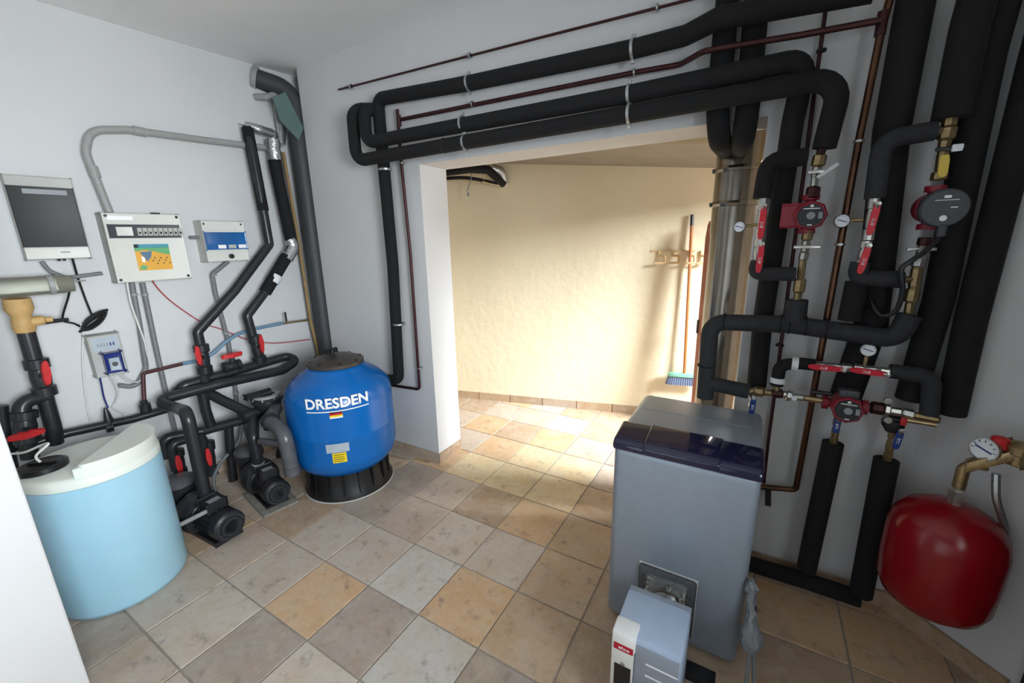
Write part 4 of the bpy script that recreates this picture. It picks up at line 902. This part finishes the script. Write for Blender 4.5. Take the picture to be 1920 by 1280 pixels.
circ_pump('red circulation pump with round dark head in the right column', B(1746, 390, .13), B(1759, 338, .13)-B(1735, 445, .13), 'round', B(1772, 390, .25), .045)
circ_pump('red circulation pump lying in the horizontal row above the floor pipes', B(1583, 758, .14), B(1622, 762, .14)-B(1550, 752, .14), 'row', B(1590, 770, .24), .045)
mk('pump_cable', wire([B(*p) for p in ((1763, 422, .24), (1762, 440, .23), (1745, 462, .21), (1710, 488, .19), (1690, 505, .19), (1692, 545, .18), (1680, 582, .17), (1655, 592, .16), (1640, 580, .15), (1634, 565, .13))], .008), 'black_plastic', None, 'black cable looping down from the round pump head', 'cable')
mk('cable_plug', box(B(1765, 432, .24), (.022, .02, .04), .004), 'dark_grey', None, 'grey cable connector under the round pump head', 'plug')

# ================================================================ annex things
p = mk('annex_pipe', tube([FW(835, 322, .35), FW(880, 316, .30), FW(915, 318, .18), FW(945, 345, .05)], .035, .05, 14), 'foam', None, 'black insulated pipe entering the cream wall top left', 'pipe')
mk('foil_end', tube([FW(922, 316, .12), FW(940, 322, .08), FW(946, 345, .03)], .042, .05, 14), 'foil', p)
p = mk('annex_pipe', wire([FW(830, 335, .3), FW(865, 333, .25), FW(895, 336, .18), FW(935, 345, .06)], .014), 'foam', None, 'thin dark pipe below the foil-ended pipe', 'pipe')
mk('cream_sleeve', wire([FW(905, 338, .15), FW(920, 342, .10), FW(938, 346, .05)], .016), 'cream_foam', p)
w = mk('hanging_wire', wire([FW(885, 310, .28), FW(884, 330, .27), FW(880, 345, .26), FW(876, 358, .25)], .004), 'cable_grey', None, 'thin wire dangling from the annex pipes', 'wire')
mk('wire_end', lathe([(.004, 0), (.010, .01), (.008, .03), (0, .032)], FW(878, 368, .25), ZUP, 8), 'cable_grey', w)
hr = thing('hook_rail', 'pale wooden hook rail on the cream wall', 'hook rail', FW(1260, 490, .01))
mk('rail', bbox(bmesh.new(), FW(1262, 470, .006), FT, FARN, ZUP, .34, .008, .012), 'hook_wood', hr, smooth=False)
for px in (1236, 1262, 1291, 1315):
    a = FW(px, 470, .01); mk('hook', tube([a, a-ZUP*.04, a-ZUP*.04+FT*.045-FARN*.03, a-ZUP*.095+FT*.05-FARN*.04, a-ZUP*.10-FT*.03-FARN*.04], .010, .014, 8), 'hook_wood', hr)
t0_, b0_ = FW(1298, 402, .03), FW(1283, 700, .07)
t = thing('broom', 'broom with orange-brown handle leaning on the cream wall', 'broom', b0_-ZUP*.1)
mk('handle', tube([b0_, t0_-(t0_-b0_)*.06], .012, 0, 10), 'broom_wood', t)
mk('grip', tube([t0_-(t0_-b0_)*.065, t0_], .0135, 0, 10), 'black_plastic', t)
mk('head', bbox(bmesh.new(), b0_-ZUP*.015, FT, FARN, ZUP, .26, .045, .035, .01), 'mint', t)
for k in range(15):
    a = b0_+FT*(-.12+.017*k)-ZUP*.03
    mk('bristle_tuft', lathe([(.010, 0), (.016, .05), (.018, .075), (0, .075)], a, -ZUP+FT*(k-7)*.02, 7), 'bristle', t)
bt, bb_ = FW(1328, 415, .12), FW(1300, 742, .25)
t = thing('leaning_board', 'narrow reddish brown board standing beside the broom', 'board', V((bb_.x, bb_.y, 0)))
ax = (bt-V((bb_.x, bb_.y, .0))); bl = ax.length; ax.normalize(); sdv = V((.55, -.83, 0)); sdv = (sdv-ax*sdv.dot(ax)).normalized(); nv = ax.cross(sdv)
o_ = V((bb_.x, bb_.y, .0)); hw = .13
bm = prism([(0, 0), (hw, 0), (hw, bl*.90), (hw*.7, bl*.97), (hw*.3, bl), (.02, bl*.985), (0, bl*.93)], -.012, .012, lambda u, v, q: o_+sdv*u+ax*v+nv*q)
mk('plank', bm, 'board', t, smooth=False)
mk('latch', bbox(bmesh.new(), o_+ax*bl*.52+sdv*.005, ax, sdv, nv, .10, .02, .03, .004), 'black_plastic', t)
mk('edge_strip', bbox(bmesh.new(), o_+ax*bl*.45+sdv*(hw-.002), ax, sdv, nv, bl*.86, .012, .03, .002), 'box_white', t)

# ---------------------------------------------------------------- repeats share a group
GROUPS = {'insulated_pipe': 'black insulated heating pipes', 'copper_pipe': 'copper heating pipes', 'pool_pipe': 'black pool pipes along the left wall',
          'conduit': 'grey conduits on the left wall', 'white_tube': 'thin white tubes on the left wall', 'pool_pump': 'pool pumps on the floor',
          'circulation_pump': 'red circulation pumps', 'pressure_gauge': 'round pressure gauges', 'brass_fitting': 'brass and nickel fittings around the pumps', 'annex_pipe': 'pipes entering the annex wall'}
for o in list(col.objects):
    if o.parent is None and 'category' in o:
        k = o.name.split('.')[0]
        if k in GROUPS: o['group'] = GROUPS[k]
        elif k == 'ball_valve': o['group'] = 'lever valves of the heating pipes' if o.location.x > 0 else 'red-handled pool valves'
